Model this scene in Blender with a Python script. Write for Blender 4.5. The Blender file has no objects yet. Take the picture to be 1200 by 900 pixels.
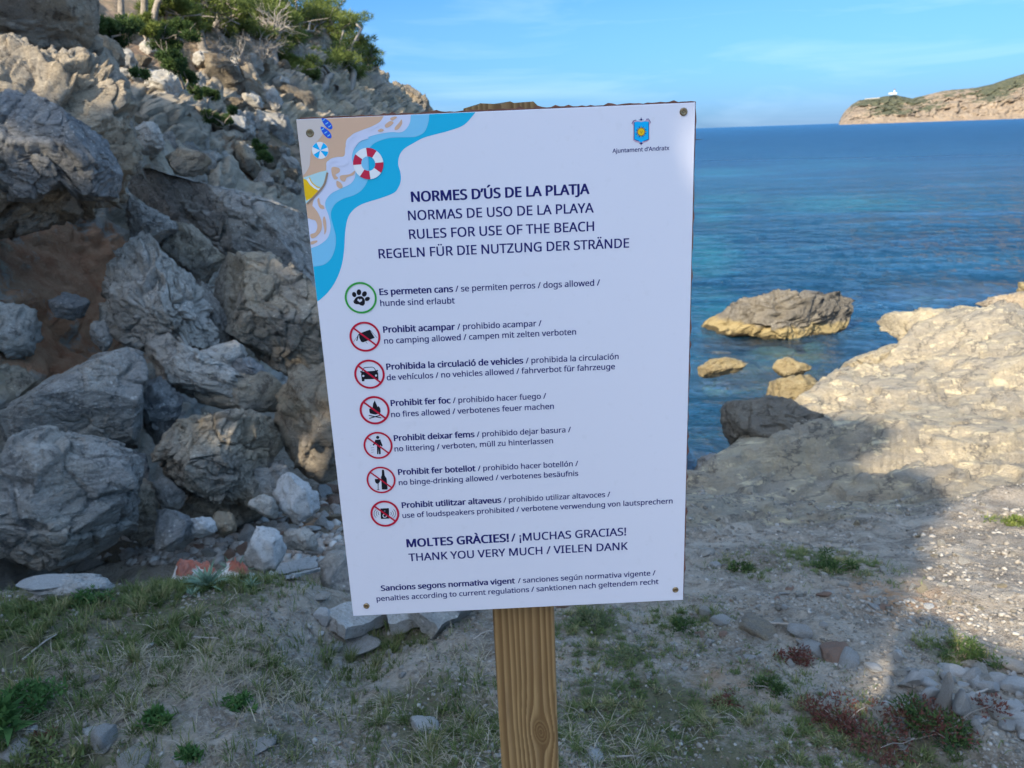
import bpy, bmesh, math, random, os
import numpy as np
from mathutils import Vector, Matrix

# ---------------------------------------------------------------- camera model (for placing things on the terrain)
FPX = 901.0
ROLL = math.radians(1.96)
PITCH = math.atan(292.3 / FPX)
EYE = np.array([0.0, 0.0, 1.6])
SEA = -3.2
_R0 = np.array([1, 0, 0.]); _U0 = np.array([0, math.sin(PITCH), math.cos(PITCH)])
FW = np.array([0, math.cos(PITCH), -math.sin(PITCH)])
XC = math.cos(ROLL) * _R0 - math.sin(ROLL) * _U0
YC = math.sin(ROLL) * _R0 + math.cos(ROLL) * _U0
SUN_AZ = np.array([-0.58, -0.81]); SUN_AZ = SUN_AZ / np.linalg.norm(SUN_AZ)
SUN_EL = math.radians(32)
SUN = np.array([SUN_AZ[0] * math.cos(SUN_EL), SUN_AZ[1] * math.cos(SUN_EL), math.sin(SUN_EL)])


def ray(u, v):
    d = (u - 600) * XC + (450 - v) * YC + FPX * FW
    return d / np.linalg.norm(d)


def sstep(a, b, x):
    t = np.clip((x - a) / (b - a), 0, 1)
    return t * t * (3 - 2 * t)


# ---------------------------------------------------------------- vectorised noise
_rng = np.random.RandomState(7)
_PERM = _rng.permutation(4096).astype(np.int64)
_G = _rng.normal(size=(4096, 3)); _G /= np.linalg.norm(_G, axis=1)[:, None]
_R3 = _rng.rand(4096, 4)


def _h(i, j, k):
    return _PERM[(_PERM[(_PERM[i & 4095] + j) & 4095] + k) & 4095]


def perlin(p):
    p = np.asarray(p, float)
    i = np.floor(p).astype(np.int64); f = p - i
    w = f * f * f * (f * (f * 6 - 15) + 10)
    out = np.zeros(len(p))
    for a in (0, 1):
        wa = w[:, 0] if a else 1 - w[:, 0]
        for b in (0, 1):
            wb = w[:, 1] if b else 1 - w[:, 1]
            for c in (0, 1):
                wc = w[:, 2] if c else 1 - w[:, 2]
                g = _G[_h(i[:, 0] + a, i[:, 1] + b, i[:, 2] + c)]
                d = (f[:, 0] - a) * g[:, 0] + (f[:, 1] - b) * g[:, 1] + (f[:, 2] - c) * g[:, 2]
                out += wa * wb * wc * d
    return out * 1.5


def fbm(p, octaves=4, gain=0.5):
    s = 0; a = 1; q = np.asarray(p, float)
    for _ in range(octaves):
        s = s + a * perlin(q); q = q * 2.03 + 17.3; a *= gain
    return s


def ridged(p, octaves=3):
    s = 0; a = 1; q = np.asarray(p, float)
    for _ in range(octaves):
        s = s + a * (1 - 2 * np.abs(perlin(q))); q = q * 2.1 + 9.1; a *= 0.5
    return s / 1.75


def facets(p, tilt=0.9):
    """Voronoi blocks: each cell is a tilted plane of its own; returns (height, crack distance)."""
    p = np.asarray(p, float)
    i0 = np.floor(p).astype(np.int64)
    d1 = np.full(len(p), 9.0); d2 = np.full(len(p), 9.0); hv = np.zeros(len(p))
    for a in (-1, 0, 1):
        for b in (-1, 0, 1):
            for c in (-1, 0, 1):
                ii = i0 + (a, b, c)
                hh = _h(ii[:, 0], ii[:, 1], ii[:, 2])
                r = _R3[hh]
                dv = p - (ii + r[:, :3])
                d = np.einsum('ij,ij->i', dv, dv)
                near = d < d1
                d2 = np.where(near, d1, np.minimum(d2, d))
                g = _G[(hh * 7 + 3) & 4095]
                h = (r[:, 3] - 0.5) + tilt * (dv * g).sum(1)
                hv = np.where(near, h, hv)
                d1 = np.where(near, d, d1)
    return hv, np.sqrt(d2) - np.sqrt(d1)


# ---------------------------------------------------------------- the lie of the land
def at_z(u, v, z):
    d = ray(u, v); t = (z - EYE[2]) / d[2]
    return EYE + d * t


_cp = [at_z(815, 548, -0.95), at_z(850, 538, -1.0), at_z(880, 512, -1.0), at_z(905, 478, -1.0), at_z(945, 447, -0.95),
       at_z(1000, 402, -0.85), at_z(1060, 374, -0.75), at_z(1120, 364, -0.75), at_z(1200, 362, -0.8)]
_cx = np.array([-60, -3.0, -1.8, 0.0, 0.8] + [c[0] for c in _cp] + [9.5, 14, 30, 80])
_cy = np.array([60, 8.5, 7.2, 6.2, 5.7] + [c[1] for c in _cp] + [11.0, 12, 18, 40])


def y_coast(x):
    return np.interp(x, _cx, _cy)


_fy = [-30, -14, -9, -6, -3, 0, 3, 5, 10, 20, 32, 45, 52]
_fx = [-6, -5.5, -5.2, -4.8, -4.2, -3.3, -2.6, -2.7, -2.7, -2.4, -1.6, -1.0, -1.2]


def x_foot(y):
    return np.interp(y, _fy, _fx)


def H(x, y):
    x = np.asarray(x, float); y = np.asarray(y, float)
    z = np.interp(y, [-40, -10, -4, 0, 1.7, 2.4, 3.0, 3.8, 5.0, 7.0, 12, 40], [3, 1.0, .3, .03, 0, -.14, -.30, -.58, -.88, -1.02, -1.0, -1.0])
    # grassy bank at the left, falling to the gully in front of the boulders
    bank = sstep(-0.55, -0.95, x) * sstep(3.15, 2.75, y) * sstep(1.0, 2.4, y)
    z = z + 0.13 * bank
    z = z - 0.16 * sstep(-0.3, -0.8, x) * sstep(2.75, 3.2, y) * sstep(5, 3.4, y)
    # hollow in the path just left of the sign
    z = z - 0.10 * np.exp(-((x + 0.62) / .22) ** 2 - ((y - 2.35) / .35) ** 2)
    # right hand shelf rises a little to its seaward rim
    z = z + 0.28 * sstep(3.5, 7.5, x) * sstep(5, 10, y)
    z = z + 0.10 * np.sin(x * 1.3 + y * .7) * sstep(3, 6, y)
    # foot of the cliff
    z = z + 0.55 * np.clip(x_foot(y) - x, 0, 6) * sstep(60, 50, y)
    yc = y_coast(x)
    t = sstep(yc - 0.12, yc + 0.45, y + 0.25 * np.sin(x * 3.1) * 0.3)
    bed = SEA - 0.12 - 0.32 * np.clip(y - yc - 0.3, 0, 14)
    return z * (1 - t) + bed * t


def hit(u, v, far=60.0):
    """First point of the bare terrain under a line of sight."""
    d = ray(u, v)
    t = np.concatenate([np.arange(0.8, 16, 0.01), np.arange(16, far, 0.1)])
    P = EYE + d[None] * t[:, None]
    below = P[:, 2] < np.maximum(H(P[:, 0], P[:, 1]), SEA)
    k = int(np.argmax(below)) if below.any() else len(t) - 1
    p = P[k]; return np.array([p[0], p[1], float(max(H(p[0:1], p[1:2])[0], -50))])

# ---------------------------------------------------------------- camera, sky, sun, exposure
random.seed(4)
RS = np.random.RandomState(11)
scene = bpy.context.scene
COL = scene.collection
cam_d = bpy.data.cameras.new('camera'); cam = bpy.data.objects.new('camera', cam_d); COL.objects.link(cam)
cam_d.sensor_width = 36; cam_d.lens = FPX / 1200 * 36
cam_d.clip_start = 0.05; cam_d.clip_end = 40000
cam_d.dof.use_dof = True; cam_d.dof.focus_distance = 1.04; cam_d.dof.aperture_fstop = 12
M = Matrix(((XC[0], YC[0], -FW[0], EYE[0]), (XC[1], YC[1], -FW[1], EYE[1]), (XC[2], YC[2], -FW[2], EYE[2]), (0, 0, 0, 1)))
cam.matrix_world = M
scene.camera = cam

scene.view_settings.view_transform = 'Standard'
scene.view_settings.look = 'None'
scene.view_settings.exposure = 2.35
scene.view_settings.gamma = 1
scene.render.engine = 'CYCLES'
scene.cycles.use_denoising = True
scene.cycles.max_bounces = 6
scene.cycles.transparent_max_bounces = 8

world = bpy.data.worlds.new("World"); scene.world = world; world.use_nodes = True
wn = world.node_tree; wl = wn.links; bg = wn.nodes['Background']
sky = wn.nodes.new('ShaderNodeTexSky'); sky.sky_type = 'NISHITA'; sky.sun_disc = False
sky.sun_elevation = SUN_EL
sky.sun_rotation = math.atan2(SUN_AZ[0], SUN_AZ[1])
sky.air_density = 1.0; sky.dust_density = 0.8; sky.ozone_density = 2.2
tc = wn.nodes.new('ShaderNodeTexCoord')
mp = wn.nodes.new('ShaderNodeMapping'); mp.inputs['Scale'].default_value = (2.2, 2.2, 16.0)
mp.inputs['Rotation'].default_value = (0.06, 0.05, 0)
wl.new(tc.outputs['Generated'], mp.inputs['Vector'])
nz = wn.nodes.new('ShaderNodeTexNoise'); nz.inputs['Scale'].default_value = 1.6; nz.inputs['Detail'].default_value = 7
nz.inputs['Roughness'].default_value = 0.55; nz.inputs['Distortion'].default_value = 0.5
wl.new(mp.outputs['Vector'], nz.inputs['Vector'])
cr = wn.nodes.new('ShaderNodeMapRange'); cr.inputs['From Min'].default_value = 0.50; cr.inputs['From Max'].default_value = 0.78
cr.inputs['To Max'].default_value = 0.26
wl.new(nz.outputs['Fac'], cr.inputs['Value'])
mix = wn.nodes.new('ShaderNodeMix'); mix.data_type = 'RGBA'
mix.inputs['B'].default_value = (1.25, 1.65, 2.1, 1)
# the sea air is clear: the low sky is a deeper blue than the model's white horizon
sp_ = wn.nodes.new('ShaderNodeSeparateXYZ'); wl.new(tc.outputs['Generated'], sp_.inputs[0])
rp = wn.nodes.new('ShaderNodeValToRGB'); wl.new(sp_.outputs['Z'], rp.inputs['Fac'])
stops = [(0.0, (.066, .125, .255)), (.043, (.066, .127, .245)), (.13, (.078, .145, .225)), (.216, (.058, .142, .250)), (.30, (.10, .22, .33)), (.46, (.56, .63, .61)), (.70, (1.0, .93, .80)), (1.0, (1, .93, .80))]
while len(rp.color_ramp.elements) < len(stops): rp.color_ramp.elements.new(0.5)
for e_, (p_, c_) in zip(rp.color_ramp.elements, stops): e_.position = p_; e_.color = c_ + (1,)
mu = wn.nodes.new('ShaderNodeMix'); mu.data_type = 'RGBA'; mu.blend_type = 'MULTIPLY'; mu.inputs['Factor'].default_value = 1
wl.new(sky.outputs['Color'], mu.inputs['A']); wl.new(rp.outputs['Color'], mu.inputs['B'])
wl.new(cr.outputs['Result'], mix.inputs['Factor']); wl.new(mu.outputs['Result'], mix.inputs['A'])
wl.new(mix.outputs['Result'], bg.inputs['Color']); bg.inputs['Strength'].default_value = 0.15

sun_d = bpy.data.lights.new('sun', 'SUN'); sun = bpy.data.objects.new('sun', sun_d); COL.objects.link(sun)
sun_d.energy = 2.0; sun_d.angle = math.radians(0.55); sun_d.color = (1.0, 0.88, 0.68)
sun.rotation_euler = Vector(SUN).to_track_quat('Z', 'Y').to_euler()
sun.location = (-20, -28, 24)


# ---------------------------------------------------------------- object helpers
def tag(o, label=None, cat=None, group=None, kind=None):
    if label: o['label'] = label
    if cat: o['category'] = cat
    if group: o['group'] = group
    if kind: o['kind'] = kind
    return o


def link(name, me, mat=None, parent=None, loc=None):
    if mat is not None:
        me.materials.append(mat)
    o = bpy.data.objects.new(name, me); COL.objects.link(o)
    if parent is not None: o.parent = parent
    if loc is not None: o.location = loc
    return o


def np_mesh(name, V, F, smooth=True):
    """mesh from arrays; F has 3 or 4 columns"""
    V = np.asarray(V, np.float32); F = np.asarray(F, np.int32)
    me = bpy.data.meshes.new(name)
    k = F.shape[1]
    me.vertices.add(len(V)); me.vertices.foreach_set('co', V.ravel())
    me.loops.add(F.size); me.loops.foreach_set('vertex_index', F.ravel())
    me.polygons.add(len(F)); me.polygons.foreach_set('loop_start', np.arange(0, F.size, k, dtype=np.int32))
    me.polygons.foreach_set('loop_total', np.full(len(F), k, np.int32))
    if smooth: me.polygons.foreach_set('use_smooth', np.ones(len(F), bool))
    me.update(calc_edges=True)
    return me


def attr(me, name, vals):
    a = me.attributes.new(name, 'FLOAT', 'POINT'); a.data.foreach_set('value', np.asarray(vals, np.float32))


def empty(name, loc=(0, 0, 0)):
    o = bpy.data.objects.new(name, None); COL.objects.link(o); o.location = loc
    o.empty_display_size = 0.1
    return o


def grid_faces(n, m):
    i = np.arange(n - 1)[:, None] * m + np.arange(m - 1)[None]
    i = i.ravel()
    return np.stack([i, i + m, i + m + 1, i + 1], 1)


def mesh_normals(V, F):
    a, b, c = V[F[:, 0]], V[F[:, 1]], V[F[:, 2]]
    n = np.cross(b - a, c - a)
    N = np.zeros_like(V)
    for k in range(F.shape[1]):
        for j in range(3):
            N[:, j] += np.bincount(F[:, k], n[:, j], len(V))
    return N / (np.linalg.norm(N, axis=1)[:, None] + 1e-12)


# ---------------------------------------------------------------- materials
class NT:
    def __init__(s, name):
        s.m = bpy.data.materials.new(name); s.m.use_nodes = True
        s.t = s.m.node_tree; s.l = s.t.links; s.p = s.t.nodes['Principled BSDF']; s.out = s.t.nodes['Material Output']

    def n(s, typ, **kw):
        o = s.t.nodes.new(typ)
        for k, v in kw.items():
            if k.startswith('_'): setattr(o, k[1:], v)
            else: o.inputs[k.replace('__', ' ')].default_value = v
        return o

    def c(s, a, b): s.l.new(a, b)

    def coord(s, scale=(1, 1, 1), rot=(0, 0, 0)):
        t = s.n('ShaderNodeTexCoord'); m = s.n('ShaderNodeMapping', Scale=scale, Rotation=rot)
        s.c(t.outputs['Object'], m.inputs['Vector']); return m.outputs['Vector']

    def noise(s, vec, scale, detail=6, rough=0.6, dist=0.0):
        o = s.n('ShaderNodeTexNoise', Scale=scale, Detail=detail, Roughness=rough, Distortion=dist)
        s.c(vec, o.inputs['Vector']); return o.outputs['Fac']

    def rng(s, v, a, b, c=0.0, d=1.0):
        o = s.n('ShaderNodeMapRange', **{'From Min': a, 'From Max': b, 'To Min': c, 'To Max': d})
        s.c(v, o.inputs['Value']); return o.outputs['Result']

    def mix(s, f, a, b, mode='MIX'):
        o = s.n('ShaderNodeMix', _data_type='RGBA', _blend_type=mode)
        if hasattr(f, 'is_linked') or not isinstance(f, (int, float)): s.c(f, o.inputs['Factor'])
        else: o.inputs['Factor'].default_value = f
        for x, k in ((a, 'A'), (b, 'B')):
            if isinstance(x, tuple): o.inputs[k].default_value = x + (1,) if len(x) == 3 else x
            else: s.c(x, o.inputs[k])
        return o.outputs['Result']

    def math(s, op, a, b=None):
        o = s.n('ShaderNodeMath', _operation=op)
        for k, x in enumerate((a, b)):
            if x is None: continue
            if isinstance(x, (int, float)): o.inputs[k].default_value = x
            else: s.c(x, o.inputs[k])
        return o.outputs[0]

    def attr(s, name):
        return s.n('ShaderNodeAttribute', _attribute_name=name).outputs['Fac']

    def bump(s, h, dist, strength=1.0, prev=None):
        o = s.n('ShaderNodeBump', Strength=strength, Distance=dist)
        s.c(h, o.inputs['Height'])
        if prev is not None: s.c(prev, o.inputs['Normal'])
        return o.outputs['Normal']

    def done(s, color=None, rough=0.9, normal=None, spec=0.25):
        if color is not None:
            if isinstance(color, tuple): s.p.inputs['Base Color'].default_value = color + (1,)
            else: s.c(color, s.p.inputs['Base Color'])
        if isinstance(rough, (int, float)): s.p.inputs['Roughness'].default_value = rough
        else: s.c(rough, s.p.inputs['Roughness'])
        s.p.inputs['Specular IOR Level'].default_value = spec
        if normal is not None: s.c(normal, s.p.inputs['Normal'])
        return s.m


def rock_mat(name, c_main, c_alt, c_light, c_dark, scale=1.0, light_amt=0.6, bump=1.0, strat=1.0):
    k = NT(name)
    v = k.coord(); vs = k.coord((1, 1, 2.6), (0.35, 0.2, 0.3))
    big = k.rng(k.noise(v, 1.1 * scale, 5, 0.6, 0.6), 0.42, 0.60)
    col = k.mix(big, c_main, c_alt)
    mid = k.rng(k.noise(vs, 4.5 * scale, 9, 0.74, 1.0), 0.49, 0.64, 0, light_amt)
    col = k.mix(mid, col, c_light)
    dk = k.rng(k.noise(v, 9 * scale, 8, 0.75, 0.5), 0.52, 0.64, 0, 0.85)
    col = k.mix(dk, col, c_dark)
    fine = k.noise(v, 60 * scale, 4, 0.7)
    col = k.mix(k.rng(fine, 0.3, 0.7, 0.0, 0.55), col, k.mix(0.5, col, (0.02, 0.02, 0.02)), 'MIX')
    lich = k.n('ShaderNodeTexVoronoi', Scale=22 * scale, _feature='SMOOTH_F1'); k.c(v, lich.inputs['Vector'])
    sp = k.rng(lich.outputs['Distance'], 0.12, 0.2, 1, 0)
    col = k.mix(k.math('MULTIPLY', sp, k.rng(k.noise(v, 3 * scale, 3), .5, .6, 0, .8)), col, c_light)
    h1 = k.noise(vs, 7 * scale, 9, 0.72, 0.5)
    vo = k.n('ShaderNodeTexVoronoi', Scale=10 * scale, _feature='DISTANCE_TO_EDGE')
    wv = k.n('ShaderNodeVectorMath', _operation='ADD'); 
    nv = k.n('ShaderNodeTexNoise', Scale=5 * scale, Detail=4); k.c(v, nv.inputs['Vector'])
    k.c(v, wv.inputs[0]); k.c(nv.outputs['Color'], wv.inputs[1]); k.c(wv.outputs[0], vo.inputs['Vector'])
    cr = k.rng(vo.outputs['Distance'], 0.0, 0.05)
    n = k.bump(h1, 0.06 * bump / scale, 0.9)
    n = k.bump(cr, 0.008 * bump / scale, 0.5, n)
    n = k.bump(fine, 0.018 * bump / scale, 1.0, n)
    n = k.bump(k.noise(v, 160 * scale, 3, 0.7), 0.004 * bump / scale, 0.7, n)
    return k.done(col, 0.92, n, 0.2)


M_GREY = rock_mat('blue_grey_limestone', (0.345, 0.325, 0.30), (0.43, 0.39, 0.335), (0.62, 0.59, 0.54), (0.13, 0.125, 0.12), 1.3)
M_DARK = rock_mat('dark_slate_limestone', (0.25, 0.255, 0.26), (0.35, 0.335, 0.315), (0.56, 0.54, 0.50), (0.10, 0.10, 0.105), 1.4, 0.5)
M_BROWN = rock_mat('brown_grey_limestone', (0.44, 0.36, 0.26), (0.34, 0.305, 0.26), (0.62, 0.53, 0.41), (0.13, 0.105, 0.08), 1.3)
M_PALE = rock_mat('pale_limestone', (0.55, 0.515, 0.465), (0.46, 0.42, 0.36), (0.72, 0.69, 0.63), (0.17, 0.16, 0.15), 1.6)
M_TAN = rock_mat('tan_limestone', (0.40, 0.31, 0.21), (0.30, 0.26, 0.21), (0.52, 0.44, 0.33), (0.15, 0.11, 0.08), 1.2)
M_FARTAN = rock_mat('tan_far_limestone', (0.33, 0.26, 0.18), (0.26, 0.23, 0.19), (0.46, 0.39, 0.29), (0.13, 0.10, 0.075), 0.45, 0.6, 2.0)
M_WHITE = rock_mat('white_stone', (0.58, 0.57, 0.56), (0.48, 0.47, 0.45), (0.68, 0.68, 0.68), (0.28, 0.27, 0.25), 6.0)
M_YELLOW = rock_mat('yellow_sea_rock', (0.31, 0.245, 0.13), (0.25, 0.20, 0.12), (0.40, 0.34, 0.21), (0.14, 0.10, 0.06), 1.6)
M_CREAM = rock_mat('cream_shelf_rock', (0.46, 0.385, 0.26), (0.36, 0.31, 0.23), (0.54, 0.47, 0.35), (0.22, 0.19, 0.15), 1.4)
def sea_rock_mat():
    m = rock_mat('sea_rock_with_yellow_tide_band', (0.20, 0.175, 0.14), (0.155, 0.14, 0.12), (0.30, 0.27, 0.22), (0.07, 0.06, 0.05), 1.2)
    t = m.node_tree; p = t.nodes['Principled BSDF']; src = p.inputs['Base Color'].links[0].from_socket
    g = t.nodes.new('ShaderNodeNewGeometry'); s = t.nodes.new('ShaderNodeSeparateXYZ'); t.links.new(g.outputs['Position'], s.inputs[0])
    n = t.nodes.new('ShaderNodeTexNoise'); n.inputs['Scale'].default_value = 2.5; n.inputs['Detail'].default_value = 7; t.links.new(g.outputs['Position'], n.inputs['Vector'])
    a = t.nodes.new('ShaderNodeMath'); a.operation = 'MULTIPLY_ADD'; t.links.new(n.outputs['Fac'], a.inputs[0]); a.inputs[1].default_value = -0.5; t.links.new(s.outputs['Z'], a.inputs[2])
    def band(z0, z1, c, src):
        r = t.nodes.new('ShaderNodeMapRange'); r.inputs['From Min'].default_value = z0; r.inputs['From Max'].default_value = z1; r.inputs['To Min'].default_value = 1; r.inputs['To Max'].default_value = 0
        t.links.new(a.outputs[0], r.inputs['Value'])
        x = t.nodes.new('ShaderNodeMix'); x.data_type = 'RGBA'; t.links.new(r.outputs['Result'], x.inputs['Factor']); t.links.new(src, x.inputs['A']); x.inputs['B'].default_value = c + (1,)
        return x.outputs['Result']
    o = band(SEA + .02, SEA + .12, (0.30, 0.235, 0.12), src)
    o = band(SEA - .20, SEA - .16, (0.07, 0.055, 0.03), o)
    t.links.new(o, p.inputs['Base Color']); return m


M_SEAROCK = sea_rock_mat()
M_STONE = rock_mat('path_stone', (0.42, 0.405, 0.385), (0.34, 0.32, 0.29), (0.56, 0.55, 0.53), (0.20, 0.18, 0.165), 7.0)
M_REDROCK = rock_mat('reddish_stone', (0.33, 0.20, 0.14), (0.27, 0.19, 0.15), (0.42, 0.32, 0.26), (0.13, 0.08, 0.06), 6.0)


def cliff_mat():
    k = NT('cliff_rock')
    v = k.coord(); vs = k.coord((1, 0.8, 2.2), (0.3, 0.25, 0.2))
    soil = k.attr('soil'); far = k.attr('far')
    a = k.rng(k.noise(v, 0.9, 6, 0.62, 0.8), 0.42, 0.6)
    near = k.mix(a, (0.33, 0.31, 0.28), (0.43, 0.35, 0.25))
    farc = k.mix(a, (0.38, 0.30, 0.20), (0.28, 0.25, 0.21))
    col = k.mix(far, near, farc)
    col = k.mix(k.rng(k.noise(vs, 3.5, 9, 0.7, 0.8), 0.5, 0.72, 0, 0.65), col, (0.44, 0.39, 0.32))
    col = k.mix(k.rng(k.noise(v, 7, 8, 0.7, 0.4), 0.53, 0.70, 0, 0.7), col, (0.09, 0.08, 0.075))
    sc = k.mix(k.rng(k.noise(v, 5, 7, 0.7), .35, .7), (0.36, 0.17, 0.095), (0.50, 0.31, 0.19))
    sc = k.mix(far, sc, k.mix(k.rng(k.noise(v, 2.5, 8, 0.75), .4, .6), (0.30, 0.215, 0.15), (0.14, 0.12, 0.08)))
    sf = k.rng(k.math('ADD', soil, k.rng(k.noise(v, 6, 6, 0.7), 0.3, 0.7, -0.35, 0.35)), 0.4, 0.6)
    col = k.mix(sf, col, sc)
    h = k.noise(vs, 5, 10, 0.72, 0.5)
    n = k.bump(h, 0.12, 0.85); n = k.bump(k.noise(v, 40, 5, 0.7), 0.014, 0.8, n)
    return k.done(col, 0.95, n, 0.15)


def ground_mat():
    k = NT('dry_earth')
    v = k.coord()
    rock = k.attr('rock'); green = k.attr('green'); red = k.attr('red')
    a = k.rng(k.noise(v, 2.2, 7, 0.65, 0.5), 0.35, 0.65)
    dirt = k.mix(a, (0.23, 0.19, 0.145), (0.38, 0.33, 0.27))
    dirt = k.mix(k.rng(k.noise(v, 8, 9, 0.78, 0.7), 0.47, 0.62, 0, 0.8), dirt, (0.105, 0.08, 0.06))
    dirt = k.mix(k.rng(k.noise(v, 70, 5, 0.8), 0.5, 0.72, 0, 0.6), dirt, (0.46, 0.44, 0.41))
    gr = k.mix(k.rng(k.noise(v, 16, 6, 0.7), .35, .65), (0.085, 0.085, 0.045), (0.13, 0.12, 0.07))
    gf = k.rng(k.math('ADD', green, k.rng(k.noise(v, 9, 7, 0.75), 0.3, 0.7, -0.4, 0.4)), 0.30, 0.65, 0, 0.9)
    dirt = k.mix(gf, dirt, gr)
    dirt = k.mix(k.math('MULTIPLY', red, k.rng(k.noise(v, 12, 6, .7), .4, .6)), dirt, (0.36, 0.20, 0.10))
    # shelf rock, layered, with cream sand in the hollows
    vs = k.coord((0.8, 1.7, 3.0), (0, 0, 0.55))
    b = k.rng(k.noise(vs, 1.5, 8, 0.65, 1.2), 0.40, 0.62)
    rk = k.mix(b, (0.29, 0.255, 0.205), (0.42, 0.35, 0.245))
    rk = k.mix(k.rng(k.noise(vs, 3.4, 6, 0.6, 1.5), 0.56, 0.62, 0, 0.9), rk, (0.60, 0.50, 0.33))
    rk = k.mix(k.rng(k.noise(vs, 6.5, 9, 0.75, 1.0), 0.52, 0.7, 0, 0.6), rk, (0.19, 0.175, 0.155))
    cw = k.n('ShaderNodeTexWave', Scale=0.9, Distortion=9.0, Detail=6.0, **{'Detail Scale': 1.6, 'Detail Roughness': 0.65}); k.c(vs, cw.inputs['Vector'])
    rk = k.mix(k.rng(cw.outputs['Fac'], 0.0, 0.05, 0.75, 0), rk, (0.13, 0.115, 0.10))
    rk = k.mix(k.rng(k.noise(v, 55, 5, 0.8), 0.5, 0.72, 0, 0.5), rk, (0.50, 0.46, 0.39))
    rf = k.rng(k.math('ADD', rock, k.rng(k.noise(v, 3.5, 7, 0.7), 0.3, 0.7, -0.3, 0.3)), 0.4, 0.65)
    col = k.mix(rf, dirt, rk)
    ge = k.n('ShaderNodeNewGeometry'); sz_ = k.n('ShaderNodeSeparateXYZ'); k.c(ge.outputs['Position'], sz_.inputs[0])
    zw = k.math('ADD', sz_.outputs['Z'], k.rng(k.noise(v, 3, 6, .7), .3, .7, -.2, .2))
    col = k.mix(k.rng(zw, SEA + .35, SEA + .6, 1, 0), col, (0.25, 0.195, 0.10))
    col = k.mix(k.rng(zw, SEA + .0, SEA + .18, 1, 0), col, (0.075, 0.062, 0.04))
    h = k.noise(v, 22, 9, 0.75, 0.3)
    vo = k.n('ShaderNodeTexVoronoi', Scale=75.0, Randomness=1.0); k.c(v, vo.inputs['Vector'])
    n = k.bump(h, 0.03, 0.8)
    n = k.bump(k.rng(vo.outputs['Distance'], 0.0, 0.5, 1, 0), 0.006, 0.7, n)
    hs = k.noise(vs, 5, 9, 0.7, 0.8)
    n = k.bump(k.math('MULTIPLY', hs, rf), 0.09, 0.8, n)
    return k.done(col, 0.95, n, 0.15)


def simple(name, col, rough=0.6, spec=0.3, metal=0, noise_amt=0.0, nscale=30, bump=0.0):
    k = NT(name)
    c = col
    n = None
    if noise_amt or bump:
        v = k.coord(); f = k.noise(v, nscale, 5, 0.65)
        c = k.mix(k.rng(f, 0.3, 0.7, 0, noise_amt), col, tuple(x * 0.45 for x in col))
        if bump: n = k.bump(f, bump, 0.7)
    k.p.inputs['Metallic'].default_value = metal
    return k.done(c, rough, n, spec)


def foliage(name, c1, c2, c3=None):
    k = NT(name)
    t = k.attr('tone')
    col = k.mix(k.rng(t, 0, 0.6), c1, c2)
    if c3: col = k.mix(k.rng(t, 0.72, 1.0), col, c3)
    m = k.done(col, 0.7, None, 0.2)
    tr = k.n('ShaderNodeBsdfTranslucent'); k.c(col, tr.inputs['Color'])
    ms = k.n('ShaderNodeMixShader'); ms.inputs[0].default_value = 0.3
    k.c(k.p.outputs[0], ms.inputs[1]); k.c(tr.outputs[0], ms.inputs[2]); k.c(ms.outputs[0], k.out.inputs['Surface'])
    return m


M_PINE = foliage('pine_needles', (0.045, 0.07, 0.02), (0.13, 0.165, 0.04), (0.25, 0.275, 0.07))
M_BUSH = foliage('dark_bush_leaves', (0.025, 0.05, 0.02), (0.06, 0.10, 0.03), (0.11, 0.16, 0.04))
M_GRASS = foliage('grass_blades', (0.06, 0.095, 0.03), (0.13, 0.165, 0.055), (0.34, 0.29, 0.15))
M_STRAW = foliage('dry_stalks', (0.22, 0.18, 0.12), (0.38, 0.33, 0.24), (0.50, 0.45, 0.36))
M_LEAF = foliage('fresh_green_leaves', (0.04, 0.095, 0.03), (0.075, 0.155, 0.045), (0.12, 0.20, 0.065))
M_ROSETTE = foliage('grey_green_leaves', (0.11, 0.18, 0.12), (0.20, 0.29, 0.20), (0.30, 0.38, 0.28))
M_MAT = foliage('low_mat_leaves', (0.07, 0.10, 0.045), (0.13, 0.16, 0.075), (0.24, 0.22, 0.13))
M_REDPL = foliage('red_brown_leaves', (0.09, 0.035, 0.03), (0.16, 0.06, 0.045), (0.12, 0.12, 0.05))
M_BARK = simple('pale_bark', (0.30, 0.26, 0.22), 0.9, 0.1, 0, 0.7, 25, 0.02)
M_DEAD = simple('dead_branches', (0.36, 0.32, 0.28), 0.9, 0.1, 0, 0.5, 40, 0.0)


# ---------------------------------------------------------------- ground sheet (polar tessellation, finest where it is near)
def px_ellipses(lst):
    out = []
    for (u, v, ru, rv, a) in lst:
        c = hit(u, v); e = hit(u + ru, v); g0 = hit(u, v - rv); g1 = hit(u, v + rv)
        out.append((c[0], c[1], max(0.04, abs(e[0] - c[0])), max(0.04, abs(g0[1] - g1[1]) / 2), a))
    return out


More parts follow.
